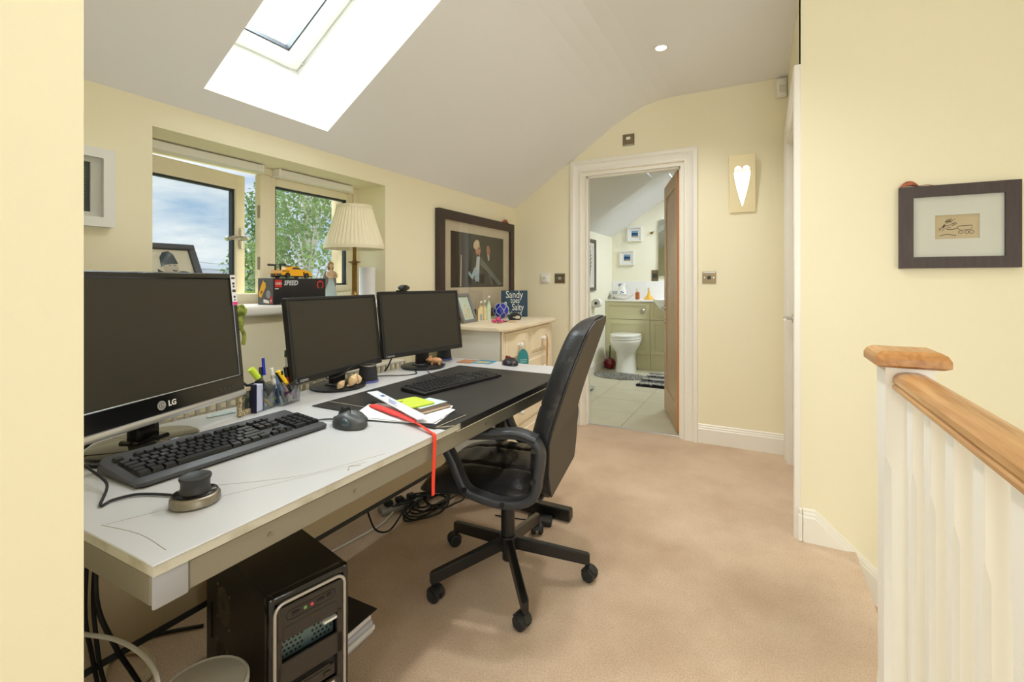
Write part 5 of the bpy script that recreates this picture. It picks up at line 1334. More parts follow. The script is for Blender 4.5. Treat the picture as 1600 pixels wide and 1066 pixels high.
# switches, sensors
def plate(lab, x, z, w, h, m, name='light_switch', cat='switch', y=YF, grp=None):
    t = thing(name, lab, cat, (x, y - .0005, z), 0, grp)
    b = MB(); b.box(-w / 2, w / 2, -.006, 0, -h / 2, h / 2, .0015); obj('plate', b, m, t)
    return t
M_plate2 = mat('brushed_switch_plate', (136, 122, 96), .35, metal=.8)
for (x, lab) in ((-1.455, 'brushed steel light switch left of the bathroom door'), (-.328, 'brushed steel light switch right of the bathroom door')):
    t = plate(lab, x, 1.165, .088, .082, M_plate2)
    b = MB(); b.box(-.012, .012, -.008, -.005, -.012, .012, .001); obj('rocker', b, M_silver if x < -1 else M_dark, t)
    for s in (-1, 1): b = MB(); b.cyl((s * .03, -.006, 0), (s * .03, -.0075, 0), .004, n=10); obj('screw', b, M_chrome, t)
    b = MB(); b.box(-.04, .04, -.0066, -.0055, .033, .039); obj('trim_strip', b, M_silver, t)
t = plate('white plastic thermostat switch beside the steel switch', -1.585, 1.165, .082, .084, M_white, 'thermostat', 'thermostat')
b = MB(); b.box(-.03, .03, -.022, -.005, -.03, .03, .004, 2); obj('cover', b, M_white, t)
b = MB(); b.box(-.018, .010, -.0235, -.0215, -.008, .012, .001); obj('button', b, mat('pale_grey', (206, 202, 190), .4), t)
t = plate('small steel plate with white rocker above the bathroom door', -.896, 2.211, .088, .088, M_plate2, 'isolator_switch', 'switch')
b = MB(); b.box(-.016, .016, -.009, -.005, .002, .022, .001); obj('rocker', b, M_white, t)
b = MB(); b.box(-.04, .04, -.0066, -.0055, -.042, -.036); obj('trim_strip', b, M_silver, t)
t = thing('motion_sensor', 'white motion sensor in the corner above the heart mirror', 'sensor', (.108, YF - .001, 2.405), R(18))
b = MB(); b.box(-.03, .03, -.042, -.004, -.062, .062, .012, 3); obj('housing', b, M_white, t)
b = MB(); b.box(-.022, .022, -.0445, -.04, -.035, .015, .006, 2); obj('lens', b, mat('sensor_lens', (214, 210, 196), .3), t)
t = thing('ceiling_downlight', 'small round downlight lit in the landing ceiling', 'ceiling light', (-.512, 2.789, ZC), 0)
b = MB(); n = 32
b.lathe([(.030, -.001), (.042, -.001), (.043, -.004), (.040, -.007), (.032, -.006), (.030, -.003)], n); obj('trim_ring', b, M_white, t)
b = MB(); b.lathe([(.030, -.0035), (.030, -.0015)], n); obj('bulb', b, mat('lamp_glow', (255, 244, 226), .5, emit=((255, 244, 224), 6)), t)
for (lx, ly, pw) in ((-.512, 2.789, 46), (-.42, 1.7, 44), (-.46, .95, 26)):  # first at the modelled fitting, other two added as fill without fittings
    l = bpy.data.lights.new('downlight', 'SPOT'); l.energy = pw; l.spot_size = R(140); l.spot_blend = .9; l.color = (.97, .97, .95); l.shadow_soft_size = .05
    o = bpy.data.objects.new('downlight', l); COL.objects.link(o); o.location = (lx, ly, ZC - .02)

# ================================================================== ON THE WINDOW SILL
WZ = wz0 + .0044
# leaning black framed photo
t = thing('framed_picture', 'black framed portrait of a man in a beanie on the sill', 'picture', (-1.868, .945, WZ), 0, rot=(R(-33), 0, R(85)))
fm = mat('slate_frame', (64, 64, 70), .45)
for (x0, x1, z0, z1) in ((-.125, .125, .27, .295), (-.125, .125, 0, .025), (-.125, -.10, .025, .27), (.10, .125, .025, .27)):
    b = MB(); b.box(x0, x1, 0, .02, z0, z1, .002); obj('frame_bar', b, fm, t)
b = MB().use(mat('photo_cream', (226, 218, 196), .7)).box(-.10, .10, .010, .014, .025, .27)
dk = G((52, 62, 68)); sk = G((200, 188, 172))
PP = lambda pts: [(x * .85 + .028, z * .8 + .085) for x, z in pts]
poly(b, dk, PP([(-.06, -.07), (.07, -.07), (.07, .025), (.075, .07), (.05, .10), (.02, .105), (-.03, .10), (-.055, .12)]), .0099)
poly(b, sk, PP(ell(-.002, .128, .030, .042, 18, .15)), .0094)
poly(b, dk, PP([(-.040, .128), (-.036, .185), (-.02, .215), (.005, .222), (.02, .205), (.030, .150), (.0, .148), (-.022, .142)]), .0089)
poly(b, G((96, 88, 82)), PP([(.0, .115), (.02, .112), (.016, .104), (.002, .106)]), .0089)
for x in (-.004, .014): poly(b, G((60, 56, 54)), PP(ell(x, .140, .004, .0025, 8)), .0089)
poly(b, G((96, 102, 104)), PP(ell(.048, .088, .03, .02, 14, -.4)), .0089)
obj('portrait', b, None, t, 0)
b = MB(); b.box(-.02, .02, .02, .024, .02, .2); obj('strut', b, fm, t)
b = MB(); b.box(-.1, .1, .0065, .0075, .025, .27); obj('glazing', b, M_pglass, t, 0)
# toy car box : near side (short end) faces the camera, long side faces the room
t = thing('toy_box', 'black toy box with red square emblem on the window sill', 'box', (-1.842, 1.306, WZ), R(93))
bw, bd_, bh = .285, .095, .115   # local: x = along the sill, front faces -y
M_bx = mat('box_black', (36, 36, 40), .35)
b = MB(); b.box(0, bw, 0, bd_, 0, bh, .001); obj('carton', b, M_bx, t)
b = MB().use(mat('box_red', (222, 48, 44), .4)).box(.008, .042, -.0006, .0002, bh - .040, bh - .008)
b.use(M_white).box(.008, .026, -.0006, .0002, bh - .048, bh - .044)
b.use(mat('box_grey_swirl', (110, 112, 118), .5)).prism([(.03, 0.002), (.20, .002), (.16, .02), (.10, .03), (.05, .015)], -.0005, 0, 'y')
b.use(mat('box_red', (222, 48, 44))).sweep([(.252 + .017 * cos(R(-60 + 15 * k)), -.0004, bh - .030 + .017 * sin(R(-60 + 15 * k))) for k in range(21)], [(-.003, -.0003), (.003, -.0003), (.003, .0003), (-.003, .0003)], up=(0, -1, 0))
obj('print', b, None, t, 0)
text('LEGO', .0135, M_white, t, T(.025, -.0008, bh - .024) @ FRONT, extrude=.0002, sx=.9, offset=.0004)
text('SPEED', .029, mat('box_silver', (220, 222, 226), .4), t, T(.088, -.0006, bh - .022) @ FRONT, extrude=.0002, sx=.92, shear=.25, offset=.0009)
# end panel print: faces local -x
b = MB(); EP = T(-.0004, 0, 0) @ Matrix.Rotation(R(-90), 4, 'Z')
b.use(mat('box_grey', (84, 84, 88), .4)).box(-.0004, 0, .001, bd_ - .001, .001, bh - .001)
yel = mat('box_yellow', (240, 176, 40), .4)
def pe(m, pts): b.use(m).prism([(bd_ - y, z) for y, z in pts], -.0012, -.0004, 'x')
pe(yel, [(.008, .035), (.022, .030), (.036, .055), (.050, .075), (.048, .095), (.035, .100), (.034, .108), (.030, .098), (.018, .075), (.008, .05)])
pe(M_bx, [(.018, .045), (.028, .05), (.030, .062), (.02, .06)])
pe(mat('box_smoke', (150, 152, 156)), ell(.066, .045, .014, .018, 12))
pe(mat('box_red', (222, 48, 44)), [(.076, .006), (.090, .006), (.090, .034), (.076, .036)])
pe(M_white, [(.078, .012), (.088, .012), (.088, .024), (.078, .024)])
obj('end_print', b, None, t, 0)
b = MB(); pe(M_white, [(.036, .010), (.070, .006), (.070, .018), (.036, .024)]); obj('end_lettering_block', b, None, t, 0)
# the yellow toy car on the box: length along the sill
tb = bpy.data.objects['toy_box']
bpy.context.view_layer.update()
cp = tb.matrix_world @ Vector((.128, .042, bh + .0004))
car = thing('toy_car', 'yellow toy racing car with a black wing on the box', 'toy car', cp, R(93))
M_cy = mat('toy_yellow', (250, 178, 20), .3)
prof_c = [(-.078, .010), (-.082, .022), (-.078, .034), (-.055, .040), (-.030, .050), (-.008, .0535), (.012, .051), (.034, .038), (.058, .034), (.076, .026), (.082, .014), (.080, .009)]
def car_w(z): return .034 if z < .036 else .034 - (z - .036) * .75
b = MB(); n = len(prof_c); vs = [(x, -car_w(z), z) for x, z in prof_c] + [(x, car_w(z), z) for x, z in prof_c]
b.add(vs, [tuple(range(n)), tuple(range(2 * n - 1, n - 1, -1))] + [(i, (i + 1) % n, n + (i + 1) % n, n + i) for i in range(n)]); obj('body', b, M_cy, car, 25)
b = MB(); glz = [(-.026, .0395), (-.010, .0495), (.010, .0480), (.028, .0385)]
for s in (-1, 1): b.prism(glz, s * .0335 - .0035 * (s > 0) - .0, s * .0335 + .0035 * (s < 0) - s * .0005, 'y')
b.v = [(x, y * (car_w(z) / .0335) * 1.012, z) for x, y, z in b.v]
obj('side_window', b, M_dark, car, 0)
b = MB(); b.quad((.0125, -.022, .0515), (.0125, .022, .0515), (.034, .028, .0388), (.034, -.028, .0388)); b.v = [(x + .0008, y, z + .0006) for x, y, z in b.v]; obj('windscreen', b, M_dark, car, 0)
b = MB()
for x in (-.05, .052):
    for s in (-1, 1): b.cyl((x, s * .025, .0125), (x, s * .0365, .0125), .0125, n=18)
for s in (-1, 1):
    b.box(-.08, -.062, s * .030 - .005, s * .030 + .005, .003, .014); b.box(.066, .083, s * .026 - .008, s * .026 + .008, .004, .010); b.box(-.03, .034, s * .0335 - .002, s * .0335 + .002, .005, .008)
    b.box(-.083, -.070, s * .02 - .012, s * .02 + .012, .012, .018); b.box(.034, .040, s * .0345 - .001, s * .0345 + .001, .012, .028)
    b.box(-.076, -.040, s * .0345 - .0008, s * .0345 + .0008, .030, .0325)
wheels = obj('wheels_and_skirts', b, M_blackgl, car, 30)
for x in (-.05, .052):
    b = MB(); b.cyl((x, -.0362, .0125), (x, -.0372, .0125), .008, n=12); obj('hub_cap', b, M_dark, car)
b = MB(); b.box(-.092, -.064, -.036, .036, .058, .0605, .001); b.box(-.075, -.069, -.018, -.014, .034, .059); b.box(-.075, -.069, .014, .018, .034, .059); b.box(-.094, -.062, -.038, -.035, .054, .063); b.box(-.094, -.062, .035, .038, .054, .063); b.box(-.03, -.012, -.012, .012, .0525, .056); obj('rear_wing', b, M_dark, car, 20)
# angel figurine
t = thing('figurine', 'small pale angel figurine in a blue grey dress on sill', 'figurine', (-1.985, 1.735, WZ), R(80))
M_dress = mat('dress_blue_grey', (178, 194, 194), .6); M_skin = mat('figurine_skin', (226, 196, 166), .6); M_hair = mat('figurine_hair', (166, 126, 78), .7)
b = MB(); b.lathe([(.030, 0), (.033, .004), (.028, .03), (.021, .07), (.014, .105), (.0125, .115)], 24, sx=1.05, sy=.9, flute=(9, .05)); obj('dress', b, M_dress, t)
b = MB(); b.lathe([(.0125, .112), (.018, .130), (.021, .146), (.015, .156), (.006, .162), (.006, .172)], 20, sx=1.0, sy=.7); obj('torso', b, M_skin, t)
for s in (-1, 1):
    b = MB(); b.tube([(s * .02, 0, .150), (s * .026, -.008, .132), (s * .018, -.018, .122), (s * .004, -.02, .128)], .0055, 8, smooth=4, scale=[1.1] * 6 + [.8] * 7); obj('arm', b, M_skin, t)
    b = MB(); b.prism([(s * .006, .145), (s * .022, .158), (s * .036, .13), (s * .038, .085), (s * .026, .06), (s * .012, .09)], .012, .017, 'y'); obj('wing', b, mat('wing_grey', (150, 144, 142), .6), t)
b = MB(); b.sphere((0, 0, .184), (.0125, .0135, .016), 16, 12); obj('head', b, M_skin, t)
b = MB(); b.sphere((0, .004, .190), (.0155, .0145, .0145), 16, 10); b.sphere((.010, .006, .176), (.007, .009, .016), 10, 8); b.sphere((-.010, .006, .176), (.007, .009, .016), 10, 8); obj('hair', b, M_hair, t)
# table lamp
t = thing('table_lamp', 'brass column table lamp with pleated cream shade on sill', 'lamp', (-1.905, 1.818, WZ), 0)
M_brass = mat('antique_brass', (148, 118, 66), .32, metal=.9)
b = MB(); b.lathe([(.058, 0), (.062, .004), (.060, .012), (.040, .018), (.022, .026), (.016, .034), (.0135, .05)], 32); obj('base', b, M_brass, t)
b = MB(); b.lathe([(.0125, .04), (.0125, .185), (.015, .19), (.0125, .195)], 28, flute=(14, .05)); obj('column', b, M_brass, t)
b = MB(); b.lathe([(.012, .194), (.030, .202), (.032, .206), (.014, .206), (.0095, .215), (.0095, .30), (.012, .31)], 28); obj('candle_cup', b, M_brass, t)
M_shade = mat('cream_pleated_fabric', (238, 228, 200), .8, bump=(120, .1), spec=.2, sheen=.2)
b = MB(); n = 168; vs = []; fs = []; lv = [(.150, .274), (.149, .292), (.138, .325), (.112, .405), (.090, .480), (.088, .498)]
for (r, z) in lv:
    for k in range(n):
        pl_ = .0022 * (1 if k % 4 < 2 else -1) * (0 if z < .28 or z > .49 else 1); a_ = 2 * pi * k / n
        vs.append(((r + pl_) * cos(a_), (r + pl_) * sin(a_), z))
m_ = len(vs); vs += [(x * .975, y * .975, z) for x, y, z in vs]
L_ = len(lv)
for i in range(L_ - 1):
    for k in range(n):
        a_, c_ = i * n + k, i * n + (k + 1) % n; fs += [(a_, c_, c_ + n, a_ + n), (m_ + a_, m_ + a_ + n, m_ + c_ + n, m_ + c_)]
for k in range(n): c_ = (k + 1) % n; fs += [(k, m_ + k, m_ + c_, c_), ((L_ - 1) * n + k, (L_ - 1) * n + c_, m_ + (L_ - 1) * n + c_, m_ + (L_ - 1) * n + k)]
shd = obj('lamp_shade', b.add(vs, fs), M_shade, t, 25)
for (r, z) in ((.1505, .280), (.0895, .492)):
    b = MB(); b.sweep([(r * cos(2 * pi * k / 60), r * sin(2 * pi * k / 60), z) for k in range(60)], [(-.0018, -.008), (.0018, -.008), (.0018, .008), (-.0018, .008)], True, up=(0, 0, 1)); obj('shade_binding', b, mat('cream_binding', (234, 224, 196), .7), shd)
b = MB(); b.cyl((0, 0, .30), (0, 0, .34), .013).sphere((0, 0, .375), (.028, .028, .036), 16, 10); obj('bulb', b, M_white, t)
t = thing('paper_roll', 'white paper cylinder standing at the right end of sill', 'roll', (-1.945, 1.948, WZ), 0)
b = MB(); b.lathe([(.043, 0), (.0435, .002), (.0435, .178), (.042, .180), (.018, .180), (.017, .178), (.017, .01)], 36); obj('roll', b, mat('paper_white', (240, 240, 242), .8, bump=(150, .15)), t)
t = thing('plush_toy', 'lime green soft frog dangling over the sill edge', 'toy', (-1.792, 1.115, .925), R(90))
M_frog = mat('frog_green', (166, 176, 76), .8, var=(40, (120, 136, 50), .45, .6))
b = MB(); b.sphere((0, -.012, .05), (.022, .016, .03), 14, 10); b.sphere((0, -.016, .095), (.02, .018, .018), 14, 10); obj('body', b, M_frog, t)
for s in (-1, 1):
    b = MB(); b.tube([(s * .012, -.012, .03), (s * .022, -.016, .0), (s * .016, -.018, -.035)], .007, 8, smooth=3); obj('leg', b, M_frog, t)
    b = MB(); b.tube([(s * .016, -.012, .066), (s * .028, -.014, .10), (s * .02, .012, .114)], .006, 8, smooth=3); obj('arm', b, M_frog, t)
    b = MB(); b.sphere((s * .010, -.022, .113), .008, 10, 8); obj('eye', b, M_frog, t)

# ================================================================== BATHROOM FITTINGS
M_cab = mat('sage_cream_cabinet', (208, 202, 164), .5)
M_ceram = mat('white_ceramic', (240, 240, 236), .12, coat=.4)
FY = 6.2
def shaker(parent, name, x0, x1, z0, z1, rail=.05):
    b = MB(); g = .002
    b.box(x0 + g, x1 - g, FY - .004, FY + .014, z0 + g, z1 - g)
    b.box(x0 + g, x0 + rail, FY - .012, FY - .003, z0 + g, z1 - g, .001); b.box(x1 - rail, x1 - g, FY - .012, FY - .003, z0 + g, z1 - g, .001)
    b.box(x0 + rail, x1 - rail, FY - .012, FY - .003, z0 + g, z0 + rail, .001); b.box(x0 + rail, x1 - rail, FY - .012, FY - .003, z1 - rail, z1 - g, .001)
    return obj(name, b, M_cab, parent, 0)
wc = thing('toilet_unit', 'sage cream fitted unit behind the toilet with round flush button', 'cabinet', (0, 0, 0))
x0, x1 = XL + .006, -1.274
b = MB(); b.box(x0, x1 - .002, FY + .015, YB - .002, .20, .876); obj('carcass', b, M_cab, wc)
b = MB(); b.box(x0, x1 - .002, FY + .02, FY + .035, .0, .20); obj('plinth', b, M_cab, wc)
pnl = shaker(wc, 'upper_panel', x0, x1, .648, .876, .045); shaker(wc, 'lower_panel', x0, x1, .203, .646, .06)
b = MB(); b.at(T(-1.375, FY - .003, .756) @ Matrix.Rotation(R(90), 4, 'X')).lathe([(.034, 0), (.034, .006), (.028, .012), (.0, .013)], 24); obj('flush_button', b, M_chrome, pnl)
bu = thing('basin_unit', 'sage cream fitted unit below the wash basin', 'cabinet', (0, 0, 0))
b = MB(); b.box(x1 + .002, -.55, FY + .015, YB - .002, .20, .876); obj('carcass', b, M_cab, bu)
b = MB(); b.box(x1 + .002, -.55, FY + .02, FY + .035, .0, .20); obj('plinth', b, M_cab, bu)
shaker(bu, 'false_front', x1, -.55, .648, .876, .045); shaker(bu, 'cabinet_door', x1, -.92, .203, .646, .06); shaker(bu, 'cabinet_door', -.92, -.55, .203, .646, .06)
t = thing('worktop', 'white worktop running over both bathroom units', 'worktop', (0, 0, 0))
b = MB(); b.box(x0, -.55, FY - .02, YB - .013, .8765, .902, .004); obj('slab', b, M_white, t)
t = thing('tile_splashback', 'white tile splashback standing on the bathroom worktop', 'splashback', (0, 0, 0))
M_tile = mat('white_wall_tile', (240, 240, 240), .18)
xs = [XL + .006, -1.404, -.94, -.476]
for a_, c_ in zip(xs, xs[1:]): b = MB(); b.box(a_ + .001, c_ - .001, YB - .012, YB - .001, .9024, 1.148, .0015); obj('tile', b, M_tile, t)
# basin
t = thing('wash_basin', 'white semi recessed wash basin on the bathroom unit', 'basin', (-.96, 6.18, .9024), 0)
b = MB(); prof_b = [(.07, -.155), (.16, -.13), (.225, -.075), (.26, -.02), (.27, .01), (.265, .018), (.25, .018), (.22, -.02), (.12, -.07), (.0, -.08)]
b.lathe(prof_b, 40, sx=1.0, sy=.82); obj('bowl', b, M_ceram, t)
b = MB(); b.cyl((0, .25, .01), (0, .25, .12), .018).tube([(0, .25, .11), (0, .16, .13), (0, .12, .11)], .012, 8, smooth=3); obj('tap', b, M_chrome, t)
# toilet
t = thing('toilet', 'white back to wall toilet with closed lid', 'toilet', (-1.53, 6.185, .0005), 0); t.scale = (1.05, 1.0, 1.07)
def oval(w, f, bk, n=28):
    return [(w * cos(a_) * (1 if sin(a_) > 0 else 1), (-f if sin(a_) < 0 else -bk) * abs(sin(a_)) ** (1 if sin(a_) < 0 else .5) * (1 if sin(a_) < 0 else -1)) for a_ in [2 * pi * k / n for k in range(n)]]
def loft(b, rings):
    n = len(rings[0][0]); vs = []; fs = []
    for ring, z, cy in rings: vs += [(x, y + cy, z) for x, y in ring]
    for i in range(len(rings) - 1):
        for k in range(n): fs.append((i * n + k, i * n + (k + 1) % n, (i + 1) * n + (k + 1) % n, (i + 1) * n + k))
    fs += [tuple(range(n)), tuple((len(rings) - 1) * n + k for k in range(n))]
    return b.add(vs, fs)
cy = -.24
b = MB(); loft(b, [(oval(.115, .20, .22), 0, cy), (oval(.112, .19, .22), .04, cy), (oval(.102, .165, .22), .17, cy), (oval(.115, .175, .22), .24, cy), (oval(.160, .235, .22), .31, cy), (oval(.178, .265, .22), .365, cy), (oval(.180, .27, .22), .385, cy), (oval(.176, .266, .22), .393, cy)])
obj('pan', b, M_ceram, t, 50)
b = MB(); loft(b, [(oval(.176, .266, .20), .395, cy), (oval(.180, .272, .20), .402, cy), (oval(.180, .272, .20), .412, cy), (oval(.176, .268, .20), .418, cy)]); obj('seat', b, M_ceram, t, 50)
b = MB(); loft(b, [(oval(.174, .264, .19), .420, cy), (oval(.178, .269, .19), .428, cy), (oval(.176, .266, .19), .446, cy), (oval(.150, .235, .17), .454, cy), (oval(.06, .10, .08), .456, cy)]); obj('lid', b, M_ceram, t, 50)
b = MB(); b.cyl((.112, -.10, .03), (.118, -.10, .03), .009, n=10); obj('bolt_cap', b, M_dark, t)
t = thing('cherry_brush_holder', 'red cherry shaped holder with a green stem beside toilet', 'brush holder', (-1.775, 6.085, .0005), 0)
b = MB(); b.lathe([(.03, 0), (.055, .012), (.074, .05), (.074, .085), (.055, .125), (.03, .135), (.014, .128)], 28); obj('cherry', b, mat('cherry_red', (128, 20, 34), .2, coat=.5), t)
b = MB(); b.tube([(0, 0, .125), (.002, 0, .2), (.006, 0, .30)], .009, 8, smooth=4); obj('stem', b, mat('stem_green', (42, 72, 40), .5), t)
def mat_rug(lab, loc, rz, pts, cols_, stripes=None, pile=.028, n=2600):
    t = thing('bath_mat', lab, 'mat', loc, rz)
    b = MB(); b.prism(pts, 0.0005, .008); obj('backing', b, cols_[0], t)
    rg = random.Random(9); b = MB()
    xs_ = [p[0] for p in pts]; ys_ = [p[1] for p in pts]
    def inside(x, y):
        c = False
        for i in range(len(pts)):
            (ax, ay), (bx, by) = pts[i], pts[i - 1]
            if (ay > y) != (by > y) and x < (bx - ax) * (y - ay) / (by - ay) + ax: c = not c
        return c
    for k in range(n):
        x = rg.uniform(min(xs_), max(xs_)); y = rg.uniform(min(ys_), max(ys_))
        if not inside(x, y): continue
        if stripes:
            ph = ((y - min(ys_)) / stripes) % 1 + rg.uniform(-.07, .07); ci = 0 if ph < .24 else (2 if ph < .62 else 1)
        else: ci = rg.choice((0, 1, 1, 2))
        b.use(cols_[ci]); h_ = pile * rg.uniform(.6, 1.1); w = .008; a_ = rg.uniform(0, 2 * pi); dx, dy = rg.uniform(-.012, .012), rg.uniform(-.012, .012)
        b.add([(x + w * cos(a_ + 2.1 * q_), y + w * sin(a_ + 2.1 * q_), .006) for q_ in range(3)] + [(x + dx, y + dy, .006 + h_)], [(0, 1, 3), (1, 2, 3), (2, 0, 3), (0, 2, 1)])
    obj('pile', b, None, t, 0, kind='stuff')
rug_g = [mat('rug_grey_dark', (136, 136, 132), .95), mat('rug_grey', (172, 172, 168), .95), mat('rug_grey_light', (206, 206, 200), .95)]
mat_rug('grey shaggy oval mat in front of the toilet', (-1.515, 5.62, 0), 0, [(.31 * cos(a_), .20 * sin(a_) * (1 if sin(a_) < 0 else .55)) for a_ in [2 * pi * k / 32 for k in range(32)]], rug_g, None, .026, 4200)
rug_b = [mat('rug_black', (30, 30, 32), .95), mat('rug_mid', (140, 140, 140), .95), mat('rug_white', (224, 222, 216), .95)]
mat_rug('black grey and white striped shaggy mat by the open door', (-.915, 5.53, 0), 0, [(-.30, -.36), (.30, -.36), (.30, .36), (-.30, .36)], rug_b, .245, .026, 6000)
t = thing('bathroom_scale', 'pale green glass scale on the tiles behind the chair', 'scale', (-1.72, 4.70, .0004), R(0))
b = MB(); b.box(-.15, .15, -.15, .15, .018, .026, .003); obj('glass_plate', b, mat('green_glass_plate', (150, 170, 160), .15), t)
b = MB()
for sx in (-.12, .12):
    for sy in (-.12, .12): b.cyl((sx, sy, 0), (sx, sy, .019), .018, n=12)
obj('feet', b, M_silver, t)
# worktop things
t = thing('basin_bowl', 'white wide shallow bowl under the patterned jug', 'bowl', (-1.68, 6.335, .9024), 0)
b = MB(); b.lathe([(.075, 0), (.08, .008), (.125, .045), (.150, .068), (.152, .074), (.145, .074), (.12, .05), (.07, .014), (.0, .012)], 36, sx=1.05, sy=.8); obj('bowl', b, M_ceram, t)
t = thing('jug', 'white jug with blue flowers standing in the bowl', 'jug', (-1.68, 6.335, .9155), 0)
b = MB(); b.lathe([(.045, 0), (.055, .01), (.066, .06), (.058, .11), (.044, .15), (.046, .185), (.056, .205), (.053, .205), (.04, .15), (.0, .14)], 28, sx=1, sy=.9); obj('body', b, M_ceram, t)
b = MB(); b.tube([(.044, 0, .165), (.09, 0, .185), (.105, 0, .15), (.085, 0, .10), (.06, 0, .08)], .008, 8, smooth=4); obj('handle', b, M_ceram, t)
b = MB(); bl = mat('jug_blue', (60, 84, 176), .3)
rg = random.Random(4)
for (x, z) in ((-.03, .04), (0, .06), (.025, .045), (.01, .09), (-.02, .10), (.03, .08), (-.03, .18), (-.01, .19)):
    r_ = (.064 if z < .1 else .05)
    y = -math.sqrt(max(r_ * r_ - x * x, 0)) * .93; b.sphere((x, y, z), (.010, .005, .011), 10, 6)
obj('flowers', b, bl, t)
t = thing('glass_tumbler', 'clear glass standing behind the jug on the worktop', 'glass', (-1.79, 6.40, .9024), 0)
b = MB(); b.lathe([(.028, 0), (.034, .11), (.032, .11), (.027, .006), (0, .005)], 24); obj('tumbler', b, M_clear, t)
t = thing('bottle', 'amber bottle with a clear cap on the bathroom worktop', 'bottle', (-1.475, 6.36, .9024), 0)
b = MB(); b.box(-.026, .026, -.02, .02, 0, .10, .008, 2); obj('bottle_body', b, mat('amber_liquid', (170, 92, 30), .2), t)
b = MB(); b.cyl((0, 0, .10), (0, 0, .112), .012); b.cyl((0, 0, .112), (0, 0, .15), .016, .015); obj('cap', b, mat('pale_cap', (214, 206, 190), .3), t)
t = thing('perfume_bottle', 'star footed yellow perfume bottle beside the basin', 'bottle', (-1.325, 6.345, .9024), 0)
b = MB(); b.lathe([(.062, 0), (.066, .012), (.045, .035), (.022, .06), (.014, .09), (.012, .12)], 10, sx=1, sy=.7, flute=(5, .12)); obj('bottle_body', b, mat('yellow_liquid', (218, 172, 70), .2), t)
b = MB(); b.sphere((0, 0, .145), (.014, .014, .024), 12, 8); obj('stopper', b, mat('stopper_pale', (200, 196, 150), .2), t)
# bathroom pictures, mirror etc
for i, (x, z, lab) in enumerate(((-1.543, 1.794, 'white framed blue seascape, the higher of two in the bathroom'), (-1.648, 1.472, 'white framed blue seascape, the lower of two in the bathroom'))):
    t = thing('framed_picture', lab, 'picture', (x, YB - .001, z), 0, 'seascapes on the bathroom wall')
    frame_parts(t, .20, .20, .018, .028, mat('white_frame', (234, 234, 230)), mat('white_mount2', (236, 236, 236), .8), .09, .09, 0, False)
    b = MB().use(mat('sea_blue', (38, 92, 146), .6)).box(-.045, .045, -.006, -.003, -.045, .045)
    poly(b, mat('sea_light', (130, 170, 200), .6), [(-.045, .02), (.045, .015), (.045, .045), (-.045, .045)], -.0062)
    poly(b, mat('sea_dark', (24, 54, 92), .6), [(-.045, -.005), (.045, .0), (.045, .012), (-.045, .015)], -.0066)
    poly(b, mat('sea_sand', (176, 166, 130) if i == 0 else (190, 196, 180), .6), [(-.045, -.045), (.045, -.045), (.045, -.028), (0, -.022), (-.045, -.03)], -.0066)
    obj('print', b, None, t, 0)
t = thing('wall_hook', 'small brass hook on the bathroom wall beside the mirror', 'hook', (-1.318, YB - .001, 1.80), 0)
b = MB(); b.cyl((0, 0, 0), (0, -.006, 0), .016).tube([(-.03, -.02, .02), (-.015, -.02, -.01), (0, -.015, -.012), (.015, -.02, -.01), (.03, -.02, .02)], .005, 6, smooth=3); obj('hook', b, M_brass, t)
t = thing('wall_mirror', 'tall plain bathroom mirror above the basin', 'mirror', (-.92, YB - .0005, 1.585), 0)
b = MB(); b.box(-.305, .305, -.02, 0, -.372, .372); obj('backing', b, M_white, t)
b = MB(); b.box(-.305, .305, -.025, -.0205, -.372, .372, .001); obj('mirror_glass', b, mat('bath_mirror', (226, 232, 226), .02, metal=1), t, 0)
t = thing('mirror_light', 'slim white light bar above the bathroom mirror', 'light', (-.92, YB - .0005, 1.975), 0)
b = MB(); b.box(-.26, .26, -.06, 0, -.012, .012, .004); obj('housing', b, M_white, t)
t = plate('brushed steel shaver socket below the bathroom mirror', -1.275, 1.222, .09, .15, M_plate2, 'shaver_socket', 'socket', YB)
b = MB(); b.box(-.03, .03, -.0075, -.005, -.03, .03, .001); obj('socket_face', b, M_dark, t)
t = thing('framed_picture', 'dark framed grey feather print on the bathroom left wall', 'picture', (XL + .004, 5.44, 1.345), R(90))
frame_parts(t, .56, .63, .04, .022, mat('grey_brown_frame', (84, 78, 70), .5), M_mount, .40, .48, 0, False)
b = MB().use(mat('pale_print', (214, 214, 208), .7)).box(-.2, .2, -.006, -.003, -.24, .24)
fg = mat('feather_grey', (120, 122, 118), .7)
for s in (-1, 1):
    for k in range(9): z = -.2 + .045 * k; poly(b, fg, [(.06, z), (.06 + s * .085 * sin(pi * (k + .8) / 10), z + .05), (.06 + s * .07 * sin(pi * (k + .8) / 10), z + .075), (.06, z + .035)], -.0063)
poly(b, mat('feather_dark', (70, 72, 70), .7), [(.055, -.22), (.065, -.22), (.062, .22), (.058, .22)], -.0068)
obj('print', b, None, t, 0)
t = thing('toilet_roll', 'white toilet roll on a wall holder left of the toilet', 'toilet roll', (XL + .055, 5.66, .875), 0)
b = MB(); n = 28; vs = []; fs = []
for (r, y) in ((.055, -.05), (.055, .05), (.02, .05), (.02, -.05)):
    for k in range(n): vs.append((r * cos(2 * pi * k / n), y, r * sin(2 * pi * k / n)))
for i in range(4):
    j = (i + 1) % 4
    for k in range(n): fs.append((i * n + k, i * n + (k + 1) % n, j * n + (k + 1) % n, j * n + k))
obj('roll', b.add(vs, fs), M_paper, t)
b = MB(); b.cyl((0, -.06, 0), (0, .07, 0), .010).tube([(0, .07, 0), (-.02, .075, 0), (-.05, .075, 0)], .009, 8).cyl((-.052, .075, 0), (-.046, .075, 0), .024); obj('holder', b, M_brushed, t)
